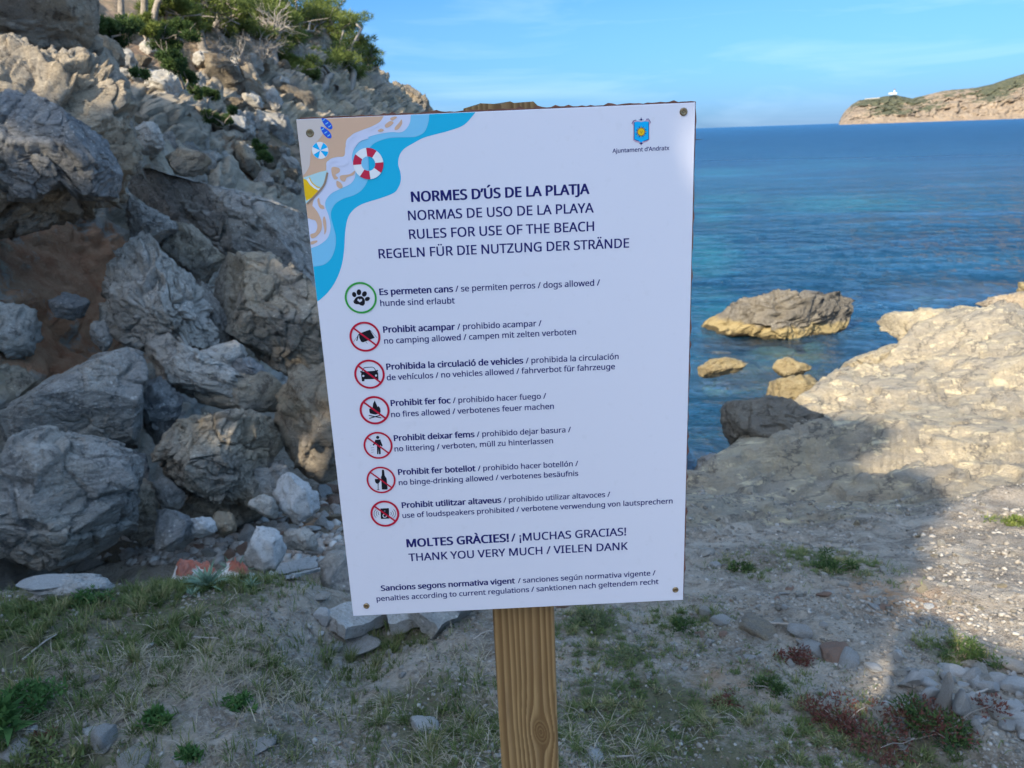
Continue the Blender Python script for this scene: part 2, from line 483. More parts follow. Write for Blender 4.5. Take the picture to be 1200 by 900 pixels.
GREEN = px_ellipses([(60, 715, 110, 35, 1), (250, 685, 80, 28, .9), (190, 755, 110, 25, .5), (60, 830, 90, 50, .75), (200, 850, 60, 35, .3),
                     (330, 795, 70, 35, .7), (60, 890, 110, 22, .8), (690, 730, 35, 18, .9), (735, 765, 60, 18, .6), (760, 830, 110, 40, 1), (800, 880, 150, 40, .8),
                     (500, 840, 110, 50, .75), (560, 880, 90, 30, .9), (330, 870, 60, 30, .6), (460, 750, 50, 16, .7), (800, 730, 45, 30, .45), (980, 850, 80, 30, .5),
                     (870, 665, 30, 10, .5), (970, 660, 50, 18, .7), (1120, 770, 40, 24, .6), (1190, 612, 22, 8, .9), (400, 790, 60, 40, .4), (905, 790, 60, 25, .4), (1060, 890, 80, 25, .6)])
REDS = px_ellipses([(345, 615, 40, 22, 1), (290, 600, 40, 16, .8), (375, 640, 20, 20, .9), (1050, 700, 45, 22, 1), (850, 800, 40, 20, .5), (1000, 860, 50, 20, .7)])


def blob(x, y, lst):
    s = np.zeros(len(x))
    for (cx, cy, rx, ry, a) in lst:
        m = (np.abs(x - cx) < 3 * rx) & (np.abs(y - cy) < 3 * ry)
        s[m] = np.maximum(s[m], a * np.exp(-((x[m] - cx) / rx) ** 2 * .8 - ((y[m] - cy) / ry) ** 2 * .8))
    return s


def rockness(x, y):
    """0 on the earth path, 1 on the bare shelf near the water"""
    line = 3.6 + 0.25 * x
    return sstep(line - 0.5, line + 0.9, y) * sstep(-1.0, 0.8, x) + sstep(7, 9, y) * 0.5 * (x < 0)


def ground_z(P2):
    x, y = P2[:, 0], P2[:, 1]
    z = H(x, y)
    r = np.hypot(x, y)
    p3 = np.stack([x, y, z * 0.6], 1)
    rk = np.clip(rockness(x, y), 0, 1)
    near = sstep(14, 8, r)
    z = z + 0.035 * fbm(p3 * 1.6, 3) + 0.018 * fbm(p3 * 6, 3) * (0.4 + 0.6 * near) * (1 - .75 * rk) + 0.006 * fbm(p3 * 26, 2) * near * (1 - .5 * rk)
    # layered rock: shallow ledges following warped strata
    q = np.stack([x * 0.55 + y * 0.30, (y * 0.85 - x * 0.45) * 1.5, z * 0], 1)
    w = q + 0.35 * fbm(q * 1.3, 3)[:, None]
    led = fbm(w * 0.8, 3, .4)
    st = led * 4; fr = st - np.floor(st)
    steps = (np.floor(st) + sstep(0.72, 1.0, fr)) / 4
    fh, fc = facets(np.stack([x * 1.1, y * 1.7, z * 2], 1), 0.7)
    z = z + rk * (0.26 * steps + 0.012 * fh + 0.008 * ridged(w * 2.6, 3) - 0.025 * sstep(0.05, 0.0, fc))
    return z, rk


n_th, n_r = 640, 560
th_front = np.linspace(math.radians(-44), math.radians(44), 480)
th_rest = np.radians(np.concatenate([np.linspace(-180, -45, 60), np.linspace(45, 180, 60)]))
TH = np.sort(np.concatenate([th_front, th_rest])); TH[0] = -math.pi; TH[-1] = math.pi
RR = np.concatenate([np.linspace(0.02, 1.3, 22), 1.35 * np.exp(np.linspace(0, math.log(26 / 1.35), 460)), np.linspace(28, 90, 24)])
tt, rr = np.meshgrid(TH, RR, indexing='ij')
gx = (np.sin(tt) * rr).ravel(); gy = (np.cos(tt) * rr).ravel()
gz, grk = ground_z(np.stack([gx, gy], 1))
me = np_mesh('ground', np.stack([gx, gy, gz], 1), grid_faces(len(TH), len(RR))[:, ::-1])
attr(me, 'rock', grk); attr(me, 'green', blob(gx, gy, GREEN)); attr(me, 'red', blob(gx, gy, REDS))
tag(link('ground', me, ground_mat()), 'dry earth path running out onto a bare rock shelf by the sea', None, None, 'structure')


def surf(x, y):
    """height of the finished ground sheet"""
    a = np.atleast_1d(np.asarray(x, float)); b = np.atleast_1d(np.asarray(y, float))
    return ground_z(np.stack([a, b], 1))[0]


def ghit(u, v):
    d = ray(u, v); t = np.arange(1.2, 40, 0.015)
    P = EYE + d[None] * t[:, None]
    b = P[:, 2] < np.maximum(ground_z(P[:, :2])[0], SEA)
    k = int(np.argmax(b)) if b.any() else len(t) - 1
    return P[k]


# ---------------------------------------------------------------- cliff
_pd = [0, 0.25, 0.8, 1.6, 2.4, 3.6, 5.0, 9.0, 20.0]
_ph = [0, 0.35, 1.15, 2.7, 3.9, 5.2, 6.2, 8.4, 13.0]


def sc_y(y):
    return np.interp(y, [-30, -14, -8, -2, 3, 7, 12, 20, 32, 40, 46, 50, 53], [.3, .3, .3, .55, 1.1, 1.15, 1.0, 1.15, 1.45, 1.35, 1.0, .55, .1])


def zfoot(y):
    return np.interp(y, [-30, -9, -3, 1, 3, 6, 9, 14, 60], [4.5, 1.8, .6, -.1, -.5, -.9, -1.3, -3.4, -3.6])


def cliff_h(x, y):
    d = x_foot(y) - x
    return np.where(d > 0, zfoot(y) + sc_y(y) * np.interp(d, _pd, _ph), -50)


def chit(u, v, far=70):
    d = ray(u, v); t = np.concatenate([np.arange(1.5, 16, 0.02), np.arange(16, far, 0.1)])
    P = EYE + d[None] * t[:, None]
    b = (P[:, 2] < cliff_h(P[:, 0], P[:, 1])) | (P[:, 2] < np.maximum(H(P[:, 0], P[:, 1]), SEA))
    k = int(np.argmax(b)) if b.any() else len(t) - 1
    return P[k]


CY = np.concatenate([np.linspace(-26, 1.6, 70), 1.8 * np.exp(np.linspace(0, math.log(53 / 1.8), 450))])
CD = np.concatenate([np.linspace(-0.15, 6.2, 370), 6.2 + np.linspace(0, 1, 45)[1:] ** 1.6 * 16])
yy, dd = np.meshgrid(CY, CD, indexing='ij'); yy = yy.ravel(); dd = dd.ravel()
cx = x_foot(yy) - dd; cz = zfoot(yy) + sc_y(yy) * np.interp(dd, _pd, _ph) + np.where(dd < 0, dd * 2, 0)
CV = np.stack([cx, yy, cz], 1); CF = grid_faces(len(CY), len(CD))[:, ::-1]
cn = mesh_normals(CV, CF)
if cn[:, 0].mean() < 0: CF = CF[:, ::-1]; cn = -cn
far = sstep(6, 22, np.abs(yy) + yy * 0)
amp = 0.30 + 0.55 * sstep(5, 25, np.abs(yy))
fr = 1.0 / (0.8 + 1.1 * sstep(5, 25, np.abs(yy)))
q = CV * fr[:, None] * np.array([1, 0.8, 1.25])
wq = q + 0.35 * np.stack([fbm(q * 1.2 + 5, 2), fbm(q * 1.2 + 31, 2), fbm(q * 1.2 + 77, 2)], 1)
h1, c1 = facets(wq * 1.2, .8); h2, c2 = facets(wq * 3.1 + 9, .7); h3, c3 = facets(wq * 8.0 + 3, .7)
dis = 0.55 * fbm(q * 0.6, 3) + 0.55 * h1 + 0.26 * h2 + 0.11 * h3 - 0.14 * sstep(0.10, 0, c1) - 0.06 * sstep(0.1, 0, c2) + 0.10 * ridged(wq * 2.0, 4)
soft = sstep(6.8, 5.8, (cz - zfoot(yy)) / sc_y(yy))            # the wooded slope above the rock is smoother
soilP = chit(95, 330)
soil = np.exp(-(((CV - soilP) / np.array([1.1, 1.3, 0.8])) ** 2).sum(1))
soil = np.maximum(soil, sstep(5.3, 6.4, (cz - zfoot(yy)) / sc_y(yy)) * 0.75)
for (u, v, r) in ((340, 175, 1.4), (40, 405, .6), (300, 195, 1.0)):
    c = chit(u, v); soil = np.maximum(soil, 0.9 * np.exp(-(((CV - c) / r) ** 2).sum(1)))
CV = CV + cn * (dis * amp * (0.35 + 0.65 * np.clip(soft, 0, 1)) * (.25 + .75 * sstep(-.1, .5, dd)) * (1 - 0.65 * np.clip(soil, 0, 1)))[:, None]
me = np_mesh('cliff', CV, CF)
attr(me, 'soil', soil); attr(me, 'far', far)
cliff = tag(link('cliff', me, cliff_mat()), 'rugged limestone cliff rising at the left with red earth at its foot', None, None, 'structure')


# ---------------------------------------------------------------- rocks
def ico(sub):
    bm = bmesh.new(); bmesh.ops.create_icosphere(bm, subdivisions=sub, radius=1)
    V = np.array([v.co[:] for v in bm.verts]); F = np.array([[v.index for v in f.verts] for f in bm.faces]); bm.free()
    return V, F


ICO = {k: ico(k) for k in (1, 2, 3, 4, 5, 6, 7)}


def shape_rock(S, rxy, rz, seed, rough=1.0, planes=13, boxy=0.75, lo=0.60):
    """S unit sphere points; rxy(theta) in-plane radius; returns local points (right, up, depth)"""
    rs = np.random.RandomState(seed)
    th = np.arctan2(S[:, 1], S[:, 0]); rho = np.hypot(S[:, 0], S[:, 1])
    R = rxy(th)
    k = rho ** boxy
    P = np.stack([np.cos(th) * R * k, np.sin(th) * R * k, np.sign(S[:, 2]) * np.abs(S[:, 2]) ** boxy * rz], 1)
    size = float(np.mean(R))
    for _ in range(planes):
        n = rs.normal(size=3); n[2] = -abs(n[2]) if rs.rand() < .7 else n[2]; n /= np.linalg.norm(n)
        pr = P @ n; hm = np.percentile(pr, 99.5) * rs.uniform(lo, 0.90)
        P = P - (np.maximum(pr - hm, 0) * 0.985)[:, None] * n
    P *= 1.10 if lo > .5 else 1.25
    N = P / (np.linalg.norm(P, axis=1)[:, None] + 1e-9)
    q = P / size + seed * 3.7
    w = q + 0.25 * fbm(q * 1.5, 2)[:, None]
    h1, c1 = facets(w * 1.7, 1.1); h2, c2 = facets(w * 4.3, 1.2); h3, c3 = facets(w * 10.5 + 4, 1.2)
    lay = (q @ rs.normal(size=3)) * 3.2 + .5 * fbm(q * 1.3, 2); ly = lay - np.floor(lay)
    d = 0.15 * h1 + 0.06 * h2 + 0.022 * h3 + 0.02 * ridged(q * 2.2, 3) + 0.012 * fbm(q * 9, 3) - 0.09 * sstep(0.05, 0, c1) - 0.03 * sstep(0.05, 0, c2) + .012 * (sstep(0, .85, ly) - sstep(.9, 1, ly)) 
    return P + N * (d * size * rough)[:, None]


def px_rock(poly, name, mat, label, cat='boulder', depth=0.8, at=None, sub=5, seed=None, rough=1.0, push=0.35, group=None, boxy=0.72, planes=13):
    """a boulder whose outline, seen from the path, is the given polygon; at = distance forward (m) or None: where the sight line meets the land"""
    poly = np.array(poly, float)
    c = (poly.max(0) + poly.min(0)) / 2
    area = np.ptp(poly[:, 0]) * np.ptp(poly[:, 1])
    d = ray(*c)
    if at is None:
        P0 = chit(c[0], c[1])
    else:
        P0 = EYE + d * (at / d[1])
    dist = float((P0 - EYE) @ d)
    s = dist / math.hypot(FPX, math.hypot(c[0] - 600, c[1] - 450)) * 1.0
    rgt = np.cross(d, [0, 0, 1.]); rgt /= np.linalg.norm(rgt); up = np.cross(rgt, d)
    # polygon in the plane across the sight line
    pts = []
    for u, v in poly:
        r = ray(u, v); r = r * dist / (r @ d)
        e = r - d * dist
        pts.append((e @ rgt, e @ up))
    pts = np.array(pts)
    # dense outline -> radius by angle
    seg = []
    for a, b in zip(pts, np.roll(pts, -1, 0)):
        for k in np.linspace(0, 1, 24, endpoint=False): seg.append(a + (b - a) * k)
    seg = np.array(seg); ang = np.arctan2(seg[:, 1], seg[:, 0]); rad = np.hypot(seg[:, 0], seg[:, 1])
    o = np.argsort(ang); ang = ang[o]; rad = rad[o]
    rxy = lambda t: np.interp(t, ang, rad, period=2 * math.pi)
    S, F = ICO[sub]
    size = math.sqrt(np.ptp(pts[:, 0]) * np.ptp(pts[:, 1])) / 2
    if seed is None: seed = int(abs(c[0] * 7 + c[1] * 13)) % 1000
    L = shape_rock(S, rxy, size * depth, seed, rough * .78, planes + 3, boxy)
    ext = np.percentile(np.abs(L[:, :2]), 99, axis=0) / np.percentile(np.abs(pts), 92, axis=0)
    L[:, :2] *= np.clip(1.07 / ext, 1.0, 1.35)
    C0 = P0 + d * size * depth * push
    W = L[:, :1] * rgt + L[:, 1:2] * up + L[:, 2:3] * d
    me = np_mesh(name, W, F if False else F)
    return tag(link(name, me, mat, None, C0), label, cat, group)


BIG = [
 ('overhanging_boulder', [(-80, 50), (-20, 52), (40, 56), (95, 68), (135, 95), (158, 150), (152, 200), (143, 243), (112, 252), (88, 285), (60, 312), (20, 296), (-80, 290)],
  M_BROWN, 'huge overhanging brown rock mass at the left edge above red earth', dict(at=5.1, depth=0.9, sub=7, push=.6, boxy=.6, rough=1.3)),
 ('overhanging_boulder', [(-60, 100), (0, 98), (45, 108), (88, 128), (125, 158), (142, 185), (146, 225), (128, 240), (90, 232), (72, 205), (40, 228), (10, 232), (-60, 236)],
  M_DARK, 'smooth dark blue-grey rock face bulging from the brown overhang', dict(at=4.75, depth=0.8, sub=7, rough=.6, push=.75, boxy=.6)),
 ('rock_outcrop', [(-80, -60), (60, -50), (100, -10), (108, 40), (92, 72), (45, 78), (-10, 60), (-80, 80)],
  M_BROWN, 'brownish rock outcrop filling the top left corner', dict(at=6.3, depth=0.9, sub=5, boxy=.6)),
 ('rock_outcrop', [(88, 70), (100, 60), (128, 66), (150, 105), (160, 160), (168, 205), (150, 215), (120, 190), (95, 130)],
  M_BROWN, 'pitted brown rock rib just right of the overhanging dark rock', dict(at=6.6, depth=1.0, sub=5, boxy=.6)),
 ('boulder', [(-60, 548), (0, 532), (25, 516), (72, 519), (112, 532), (158, 562), (180, 590), (196, 620), (192, 648), (150, 656), (90, 668), (30, 664), (-40, 655)],
  M_GREY, 'broad grey boulder with brown pebbly base at the left edge behind the grass', dict(at=3.5, depth=0.85, sub=7, push=.4, rough=.65)),
 ('boulder', [(5, 468), (45, 450), (100, 427), (140, 415), (178, 430), (200, 452), (172, 480), (168, 520), (110, 534), (65, 520), (20, 512)],
  M_GREY, 'smooth slanting blue-grey boulder above the left edge boulder', dict(at=4.4, depth=0.8, sub=7, rough=.45, planes=9)),
 ('boulder', [(180, 468), (212, 462), (262, 482), (322, 480), (333, 512), (316, 545), (320, 572), (270, 584), (222, 574), (175, 552), (166, 520)],
  M_BROWN, 'blocky grey-brown boulder with a sunlit patch in the middle of the rock pile', dict(at=4.3, depth=0.9, sub=7)),
 ('boulder', [(228, 446), (275, 440), (330, 440), (342, 462), (330, 482), (285, 478), (240, 470)],
  M_BROWN, 'flat grey slab wedged on top behind the sunlit blocky boulder', dict(at=4.9, depth=1.0, sub=4)),
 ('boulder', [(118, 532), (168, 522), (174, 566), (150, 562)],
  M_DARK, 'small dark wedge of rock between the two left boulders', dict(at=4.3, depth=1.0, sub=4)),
 ('boulder', [(158, 290), (190, 300), (225, 335), (242, 378), (262, 420), (272, 442), (240, 446), (205, 438), (150, 412), (122, 396), (117, 345), (130, 315)],
  M_PALE, 'tall pale cracked boulder standing against the red earth', dict(at=5.2, depth=0.7, sub=7, rough=1.2)),
 ('boulder', [(228, 302), (258, 290), (312, 306), (375, 322), (420, 360), (415, 440), (330, 446), (275, 428), (246, 372), (225, 335)],
  M_BROWN, 'big rounded dark boulder right of the tall pale one beside the sign', dict(at=5.6, depth=0.8, sub=7, rough=.7)),
 ('rock_slab', [(146, 212), (170, 195), (232, 204), (300, 224), (352, 244), (410, 275), (410, 345), (340, 325), (270, 300), (222, 285), (180, 248), (150, 232)],
  M_GREY, 'long blue-grey rock slab sloping down to the right behind the boulders', dict(at=7.4, depth=.9, sub=7, rough=.55, planes=8, boxy=.62)),
 ('boulder', [(332, 478), (350, 446), (388, 430), (430, 450), (430, 558), (362, 554), (330, 522)],
  M_TAN, 'tan and orange boulder half hidden by the left edge of the sign', dict(at=4.6, depth=0.8, sub=5)),
 ('boulder', [(-30, 362), (25, 355), (48, 372), (50, 415), (34, 427), (-30, 412)],
  M_PALE, 'blocky pale grey rock at the left edge resting on orange earth', dict(at=4.9, depth=0.8, sub=5)),
 ('boulder', [(160, 418), (205, 388), (245, 418), (285, 445), (305, 472), (240, 474), (200, 462)],
  M_PALE, 'pale lower block of the cracked rock, under the tall pale boulder', dict(at=4.95, depth=0.9, sub=5)),
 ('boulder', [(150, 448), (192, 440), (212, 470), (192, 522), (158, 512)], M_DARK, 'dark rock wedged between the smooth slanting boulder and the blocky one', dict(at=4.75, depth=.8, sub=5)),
 ('boulder', [(222, 335), (250, 345), (275, 400), (280, 430), (250, 425), (232, 380)], M_GREY, 'grey rock filling the cleft between the tall pale boulder and the rounded one', dict(at=5.6, depth=.8, sub=5)),
 ('boulder', [(120, 566), (176, 560), (205, 605), (172, 630), (130, 610)], M_BROWN, 'brown rock in the shadow behind the left edge boulder', dict(at=4.05, depth=.8, sub=5)),
 ('boulder', [(215, 582), (285, 584), (305, 608), (262, 620), (220, 612)], M_BROWN, 'flat brown rock under the overhang of the blocky boulder', dict(at=4.3, depth=.8, sub=5)),
 ('boulder', [(288, 545), (335, 540), (356, 580), (322, 596), (295, 584)], M_GREY, 'grey rock between the blocky boulder and the tan one', dict(at=4.35, depth=.8, sub=5)),
 ('boulder', [(205, 262), (262, 300), (238, 338), (196, 305)], M_BROWN, 'angular brown rock under the middle of the long slab', dict(at=6.4, depth=.8, sub=5)),
 ('boulder', [(148, 236), (200, 262), (212, 300), (166, 292)], M_GREY, 'grey rock under the upper end of the long slab', dict(at=6.3, depth=.8, sub=5)),
 ('boulder', [(-30, 430), (22, 428), (42, 452), (10, 476), (-30, 478)], M_BROWN, 'earthy brown rock at the left edge above the slanting boulder', dict(at=4.7, depth=.8, sub=5)),
 ('boulder', [(236, 408), (268, 402), (292, 428), (262, 446)], M_PALE, 'small pale block at the foot of the rounded boulder', dict(at=5.05, depth=.8, sub=4)),
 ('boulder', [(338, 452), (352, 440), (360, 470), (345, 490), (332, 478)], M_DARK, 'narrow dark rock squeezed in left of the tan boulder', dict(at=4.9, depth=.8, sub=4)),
 ('boulder', [(56, 350), (80, 340), (102, 350), (104, 366), (80, 374), (62, 368)],
  M_DARK, 'small dark rock embedded in the red earth bank', dict(at=5.2, depth=0.7, sub=4)),
 ('boulder', [(108, 384), (122, 376), (130, 398), (120, 412), (108, 404)],
  M_GREY, 'fist-like grey rock at the foot of the tall pale boulder', dict(at=5.0, depth=0.8, sub=4)),
 ('boulder', [(176, 562), (200, 558), (217, 580), (208, 600), (184, 596)],
  M_GREY, 'rounded grey rock in the dark gap under the blocky boulder', dict(at=4.1, depth=0.8, sub=4)),
 ('boulder', [(180, 600), (212, 596), (232, 625), (215, 642), (185, 640)],
  M_DARK, 'dark low rock at the right end of the left edge boulder', dict(at=3.75, depth=0.8, sub=4)),
 ('boulder', [(270, 425), (295, 420), (312, 436), (300, 448), (274, 444)],
  M_DARK, 'small blue-grey rock at the foot of the big rounded boulder', dict(at=5.0, depth=0.8, sub=4)),
 ('boulder', [(100, 418), (140, 410), (150, 425), (120, 432)],
  M_GREY, 'thin grey rock lying on top of the smooth slanting boulder', dict(at=4.9, depth=0.9, sub=4)),
 ('boulder', [(328, 568), (345, 556), (370, 566), (372, 605), (352, 620), (326, 604)],
  M_WHITE, 'white and yellow upright stone below the tan boulder', dict(at=4.1, depth=0.8, sub=4)),
 ('boulder', [(286, 622), (300, 610), (322, 618), (338, 655), (310, 668), (288, 655)],
  M_WHITE, 'jagged white rock behind the earth bank', dict(at=3.6, depth=0.7, sub=4)),
 ('boulder', [(335, 625), (355, 618), (372, 630), (368, 645), (340, 645)],
  M_PALE, 'pale stone on orange soil right of the jagged white rock', dict(at=3.8, depth=0.8, sub=4)),
 ('boulder', [(218, 610), (245, 606), (252, 622), (235, 630), (218, 626)],
  M_WHITE, 'bluish white stone between the boulders and the painted stones', dict(at=3.8, depth=0.8, sub=4)),
 ('boulder', [(250, 600), (275, 598), (280, 618), (262, 626), (250, 618)],
  M_TAN, 'tan stone in the rubble left of the jagged white rock', dict(at=3.9, depth=0.8, sub=4)),
 ('boulder', [(298, 580), (322, 585), (325, 605), (305, 606), (292, 596)],
  M_PALE, 'grey-white stone in the rubble under the blocky boulder', dict(at=4.0, depth=0.8, sub=4)),
 ('boulder', [(375, 650), (395, 640), (415, 650), (425, 700), (380, 712), (366, 690)],
  M_GREY, 'grey rock face of the bank beside the lower left corner of the sign', dict(at=3.1, depth=0.7, sub=4)),
 ('sea_rock', [(826, 382), (842, 373), (862, 365), (884, 352), (925, 347), (972, 345), (996, 353), (994, 374), (978, 388), (930, 394), (885, 394), (840, 390)],
  M_SEAROCK, 'large flat-topped rock with a yellow tide band standing in the sea', dict(at=18.0, depth=0.6, sub=6, push=0, boxy=.6, rough=1.5, planes=3)),
 ('sea_rock', [(812, 434), (835, 424), (862, 417), (872, 424), (866, 434), (835, 441), (818, 441)],
  M_YELLOW, 'small yellow rock in the water near the right edge of the sign', dict(at=13.6, depth=0.8, sub=5, push=0)),
 ('sea_rock', [(900, 428), (922, 420), (948, 430), (946, 438), (925, 442), (908, 440)],
  M_YELLOW, 'low yellow rock barely above water between sea rock and shelf', dict(at=13.2, depth=0.8, sub=5, push=0)),
 ('sea_rock', [(885, 462), (915, 448), (960, 438), (985, 440), (985, 462), (940, 470), (890, 472)],
  M_YELLOW, 'yellow ledge at the waterline below the cream shelf', dict(at=10.3, depth=0.9, sub=5, push=0)),
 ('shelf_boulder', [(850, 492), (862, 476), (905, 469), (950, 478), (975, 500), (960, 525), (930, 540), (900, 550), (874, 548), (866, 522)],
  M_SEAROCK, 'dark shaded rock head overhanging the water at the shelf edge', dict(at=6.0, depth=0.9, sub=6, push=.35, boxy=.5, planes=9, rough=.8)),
 ('shelf_boulder', [(980, 442), (1000, 420), (1035, 404), (1065, 408), (1062, 440), (1010, 452), (985, 452)],
  M_CREAM, 'stepped cream block on the seaward edge of the shelf', dict(at=9.4, depth=0.9, sub=5, boxy=.55)),
 ('shelf_boulder', [(1030, 402), (1065, 372), (1110, 364), (1165, 362), (1215, 368), (1215, 420), (1150, 425), (1080, 415), (1040, 412)],
  M_CREAM, 'sunlit cream rock crest at the right against the sea', dict(at=10.6, depth=0.8, sub=6, boxy=.55, rough=.7)),
 ('shelf_boulder', [(1145, 366), (1170, 350), (1215, 342), (1230, 360), (1230, 375), (1150, 372)],
  M_TAN, 'darker olive rock rising behind the cream crest at the right edge', dict(at=14.5, depth=0.8, sub=5)),
 ('shelf_boulder', [(1193, 334), (1212, 328), (1225, 340), (1220, 350), (1194, 346)],
  M_YELLOW, 'small yellow-brown rock knob at the right edge above the shelf', dict(at=15.5, depth=0.8, sub=4)),
 ('shelf_boulder', [(815, 545), (835, 532), (868, 540), (880, 552), (850, 560), (815, 560)],
  M_GREY, 'low grey rock at the water inlet right of the sign', dict(at=5.9, depth=0.8, sub=4)),
 ('rock_outcrop', [(452, 128), (462, 100), (476, 94), (490, 104), (500, 124), (520, 150), (455, 160)],
  M_FARTAN, 'sunlit orange tip of the far cliff above the sign', dict(at=44, depth=1.0, sub=5, boxy=.6)),
 ('rock_outcrop', [(238, 72), (262, 64), (282, 82), (292, 112), (270, 122), (240, 118)],
  M_FARTAN, 'square cliff block with brown cracks below the pines', dict(at=None, depth=.8, sub=5, boxy=.55)),
 ('rock_outcrop', [(278, 72), (296, 78), (308, 108), (296, 122), (284, 100)],
  M_TAN, 'rust-brown cliff block right of the square one', dict(at=None, depth=.8, sub=4, boxy=.6)),
 ('rock_outcrop', [(106, 46), (128, 42), (146, 62), (140, 82), (118, 84)],
  M_TAN, 'rounded tan and grey rock below the green bushes', dict(at=8.5, depth=.8, sub=4)),
 ('rock_outcrop', [(162, 46), (182, 42), (190, 58), (186, 74), (168, 72)],
  M_PALE, 'pale rock head poking out of the dark bushes', dict(at=None, depth=.8, sub=4)),
 ('rock_outcrop', [(150, 102), (172, 84), (200, 82), (222, 108), (205, 124), (172, 118)],
  M_PALE, 'sunlit pale ledge rocks in the middle of the cliff', dict(at=None, depth=.8, sub=5, boxy=.55)),
 ('rock_outcrop', [(156, 148), (176, 140), (192, 150), (190, 174), (170, 180), (156, 170)],
  M_PALE, 'rounded pale rock above the long dark slab', dict(at=8.6, depth=.8, sub=5)),
 ('rock_outcrop', [(196, 188), (215, 172), (238, 176), (246, 198), (222, 206), (200, 202)],
  M_TAN, 'tan rock resting on the upper edge of the long dark slab', dict(at=8.8, depth=.8, sub=4)),
 ('rock_outcrop', [(268, 172), (290, 165), (304, 190), (300, 212), (276, 206)],
  M_TAN, 'brown and pale rock by the small green bush near the sign', dict(at=None, depth=.8, sub=4)),
 ('rock_outcrop', [(326, 108), (352, 102), (370, 116), (366, 140), (340, 146)],
  M_FARTAN, 'bulky cliff rock just left of the sign top corner', dict(at=None, depth=.8, sub=4)),
 ('rock_outcrop', [(305, 110), (322, 106), (334, 128), (322, 142), (308, 132)],
  M_GREY, 'grey cliff rock between the rust block and the bulky rock', dict(at=None, depth=.8, sub=4)),
 ('rock_outcrop', [(66, 46), (105, 34), (118, 44), (116, 70), (80, 74)],
  M_BROWN, 'flat-topped brown ledge with a sunlit rim near the top left', dict(at=6.9, depth=.8, sub=5, boxy=.5)),
]
for (nm, poly, mat, lab, kw) in BIG:
    px_rock(poly, nm, mat, lab, 'rock' if 'boulder' not in nm else 'boulder', **kw)

# blocks strewn over the cliff face: separate rocks, smaller ones
protos = []
for k in range(10):
    S, F = ICO[4]
    a, b, c = RS.uniform(0.8, 1.3), RS.uniform(0.7, 1.0), RS.uniform(0.7, 1.1)
    ph = RS.rand(4) * 6
    L = shape_rock(S, lambda t: a * (1 + .2 * np.sin(2 * t + ph[0]) + .15 * np.sin(3 * t + ph[1])), c, 300 + k, 1.3, 22, 0.55)
    L[:, 1] *= b
    protos.append(np_mesh('cliff_rock', L, F, False))
n_done = 0
mats = [M_GREY, M_BROWN, M_PALE, M_TAN, M_FARTAN, M_PALE]
pm = {}
for k in range(400):
    if n_done >= 95: break
    u = RS.uniform(95, 345); v = RS.uniform(70, 330)
    if v > 190 + (u - 95) * 0.15: continue
    P = chit(u, v)
    if P[1] > 60 or P[0] > x_foot(P[1]) - .1: continue
    dist = np.linalg.norm(P - EYE)
    s = dist / FPX * RS.uniform(6, 17)
    mk = RS.randint(len(mats)); pk = RS.randint(10)
    if (mk, pk) not in pm:
        m2 = protos[pk].copy(); m2.materials.clear(); m2.materials.append(mats[mk]); pm[(mk, pk)] = m2
    o = bpy.data.objects.new('cliff_rock', pm[(mk, pk)]); COL.objects.link(o)
    o.location = P + ray(u, v) * s * .35; o.scale = (s, s * RS.uniform(.8, 1.2), s * RS.uniform(.7, 1.1)); o.rotation_euler = RS.rand(3) * 6
    colw = {'blue_grey_limestone': 'blue-grey', 'brown_grey_limestone': 'brown-grey', 'pale_limestone': 'pale grey', 'tan_limestone': 'tan', 'tan_far_limestone': 'orange-tan'}[mats[mk].name]
    zone = ('just left of the sign' if u > 305 else 'in the middle of the cliff' if u > 215 else 'above the long dark slab' if v > 130 else 'below the dark green bush') if v > 100 or u < 305 else 'high on the cliff under the pines'
    tag(o, ('big ' if s * FPX / dist > 12.5 else 'small ') + colw + (' blocky' if pk % 2 else ' angular') + ' rock in the cliff ' + zone, 'rock', 'loose blocks in the cliff face')
    n_done += 1


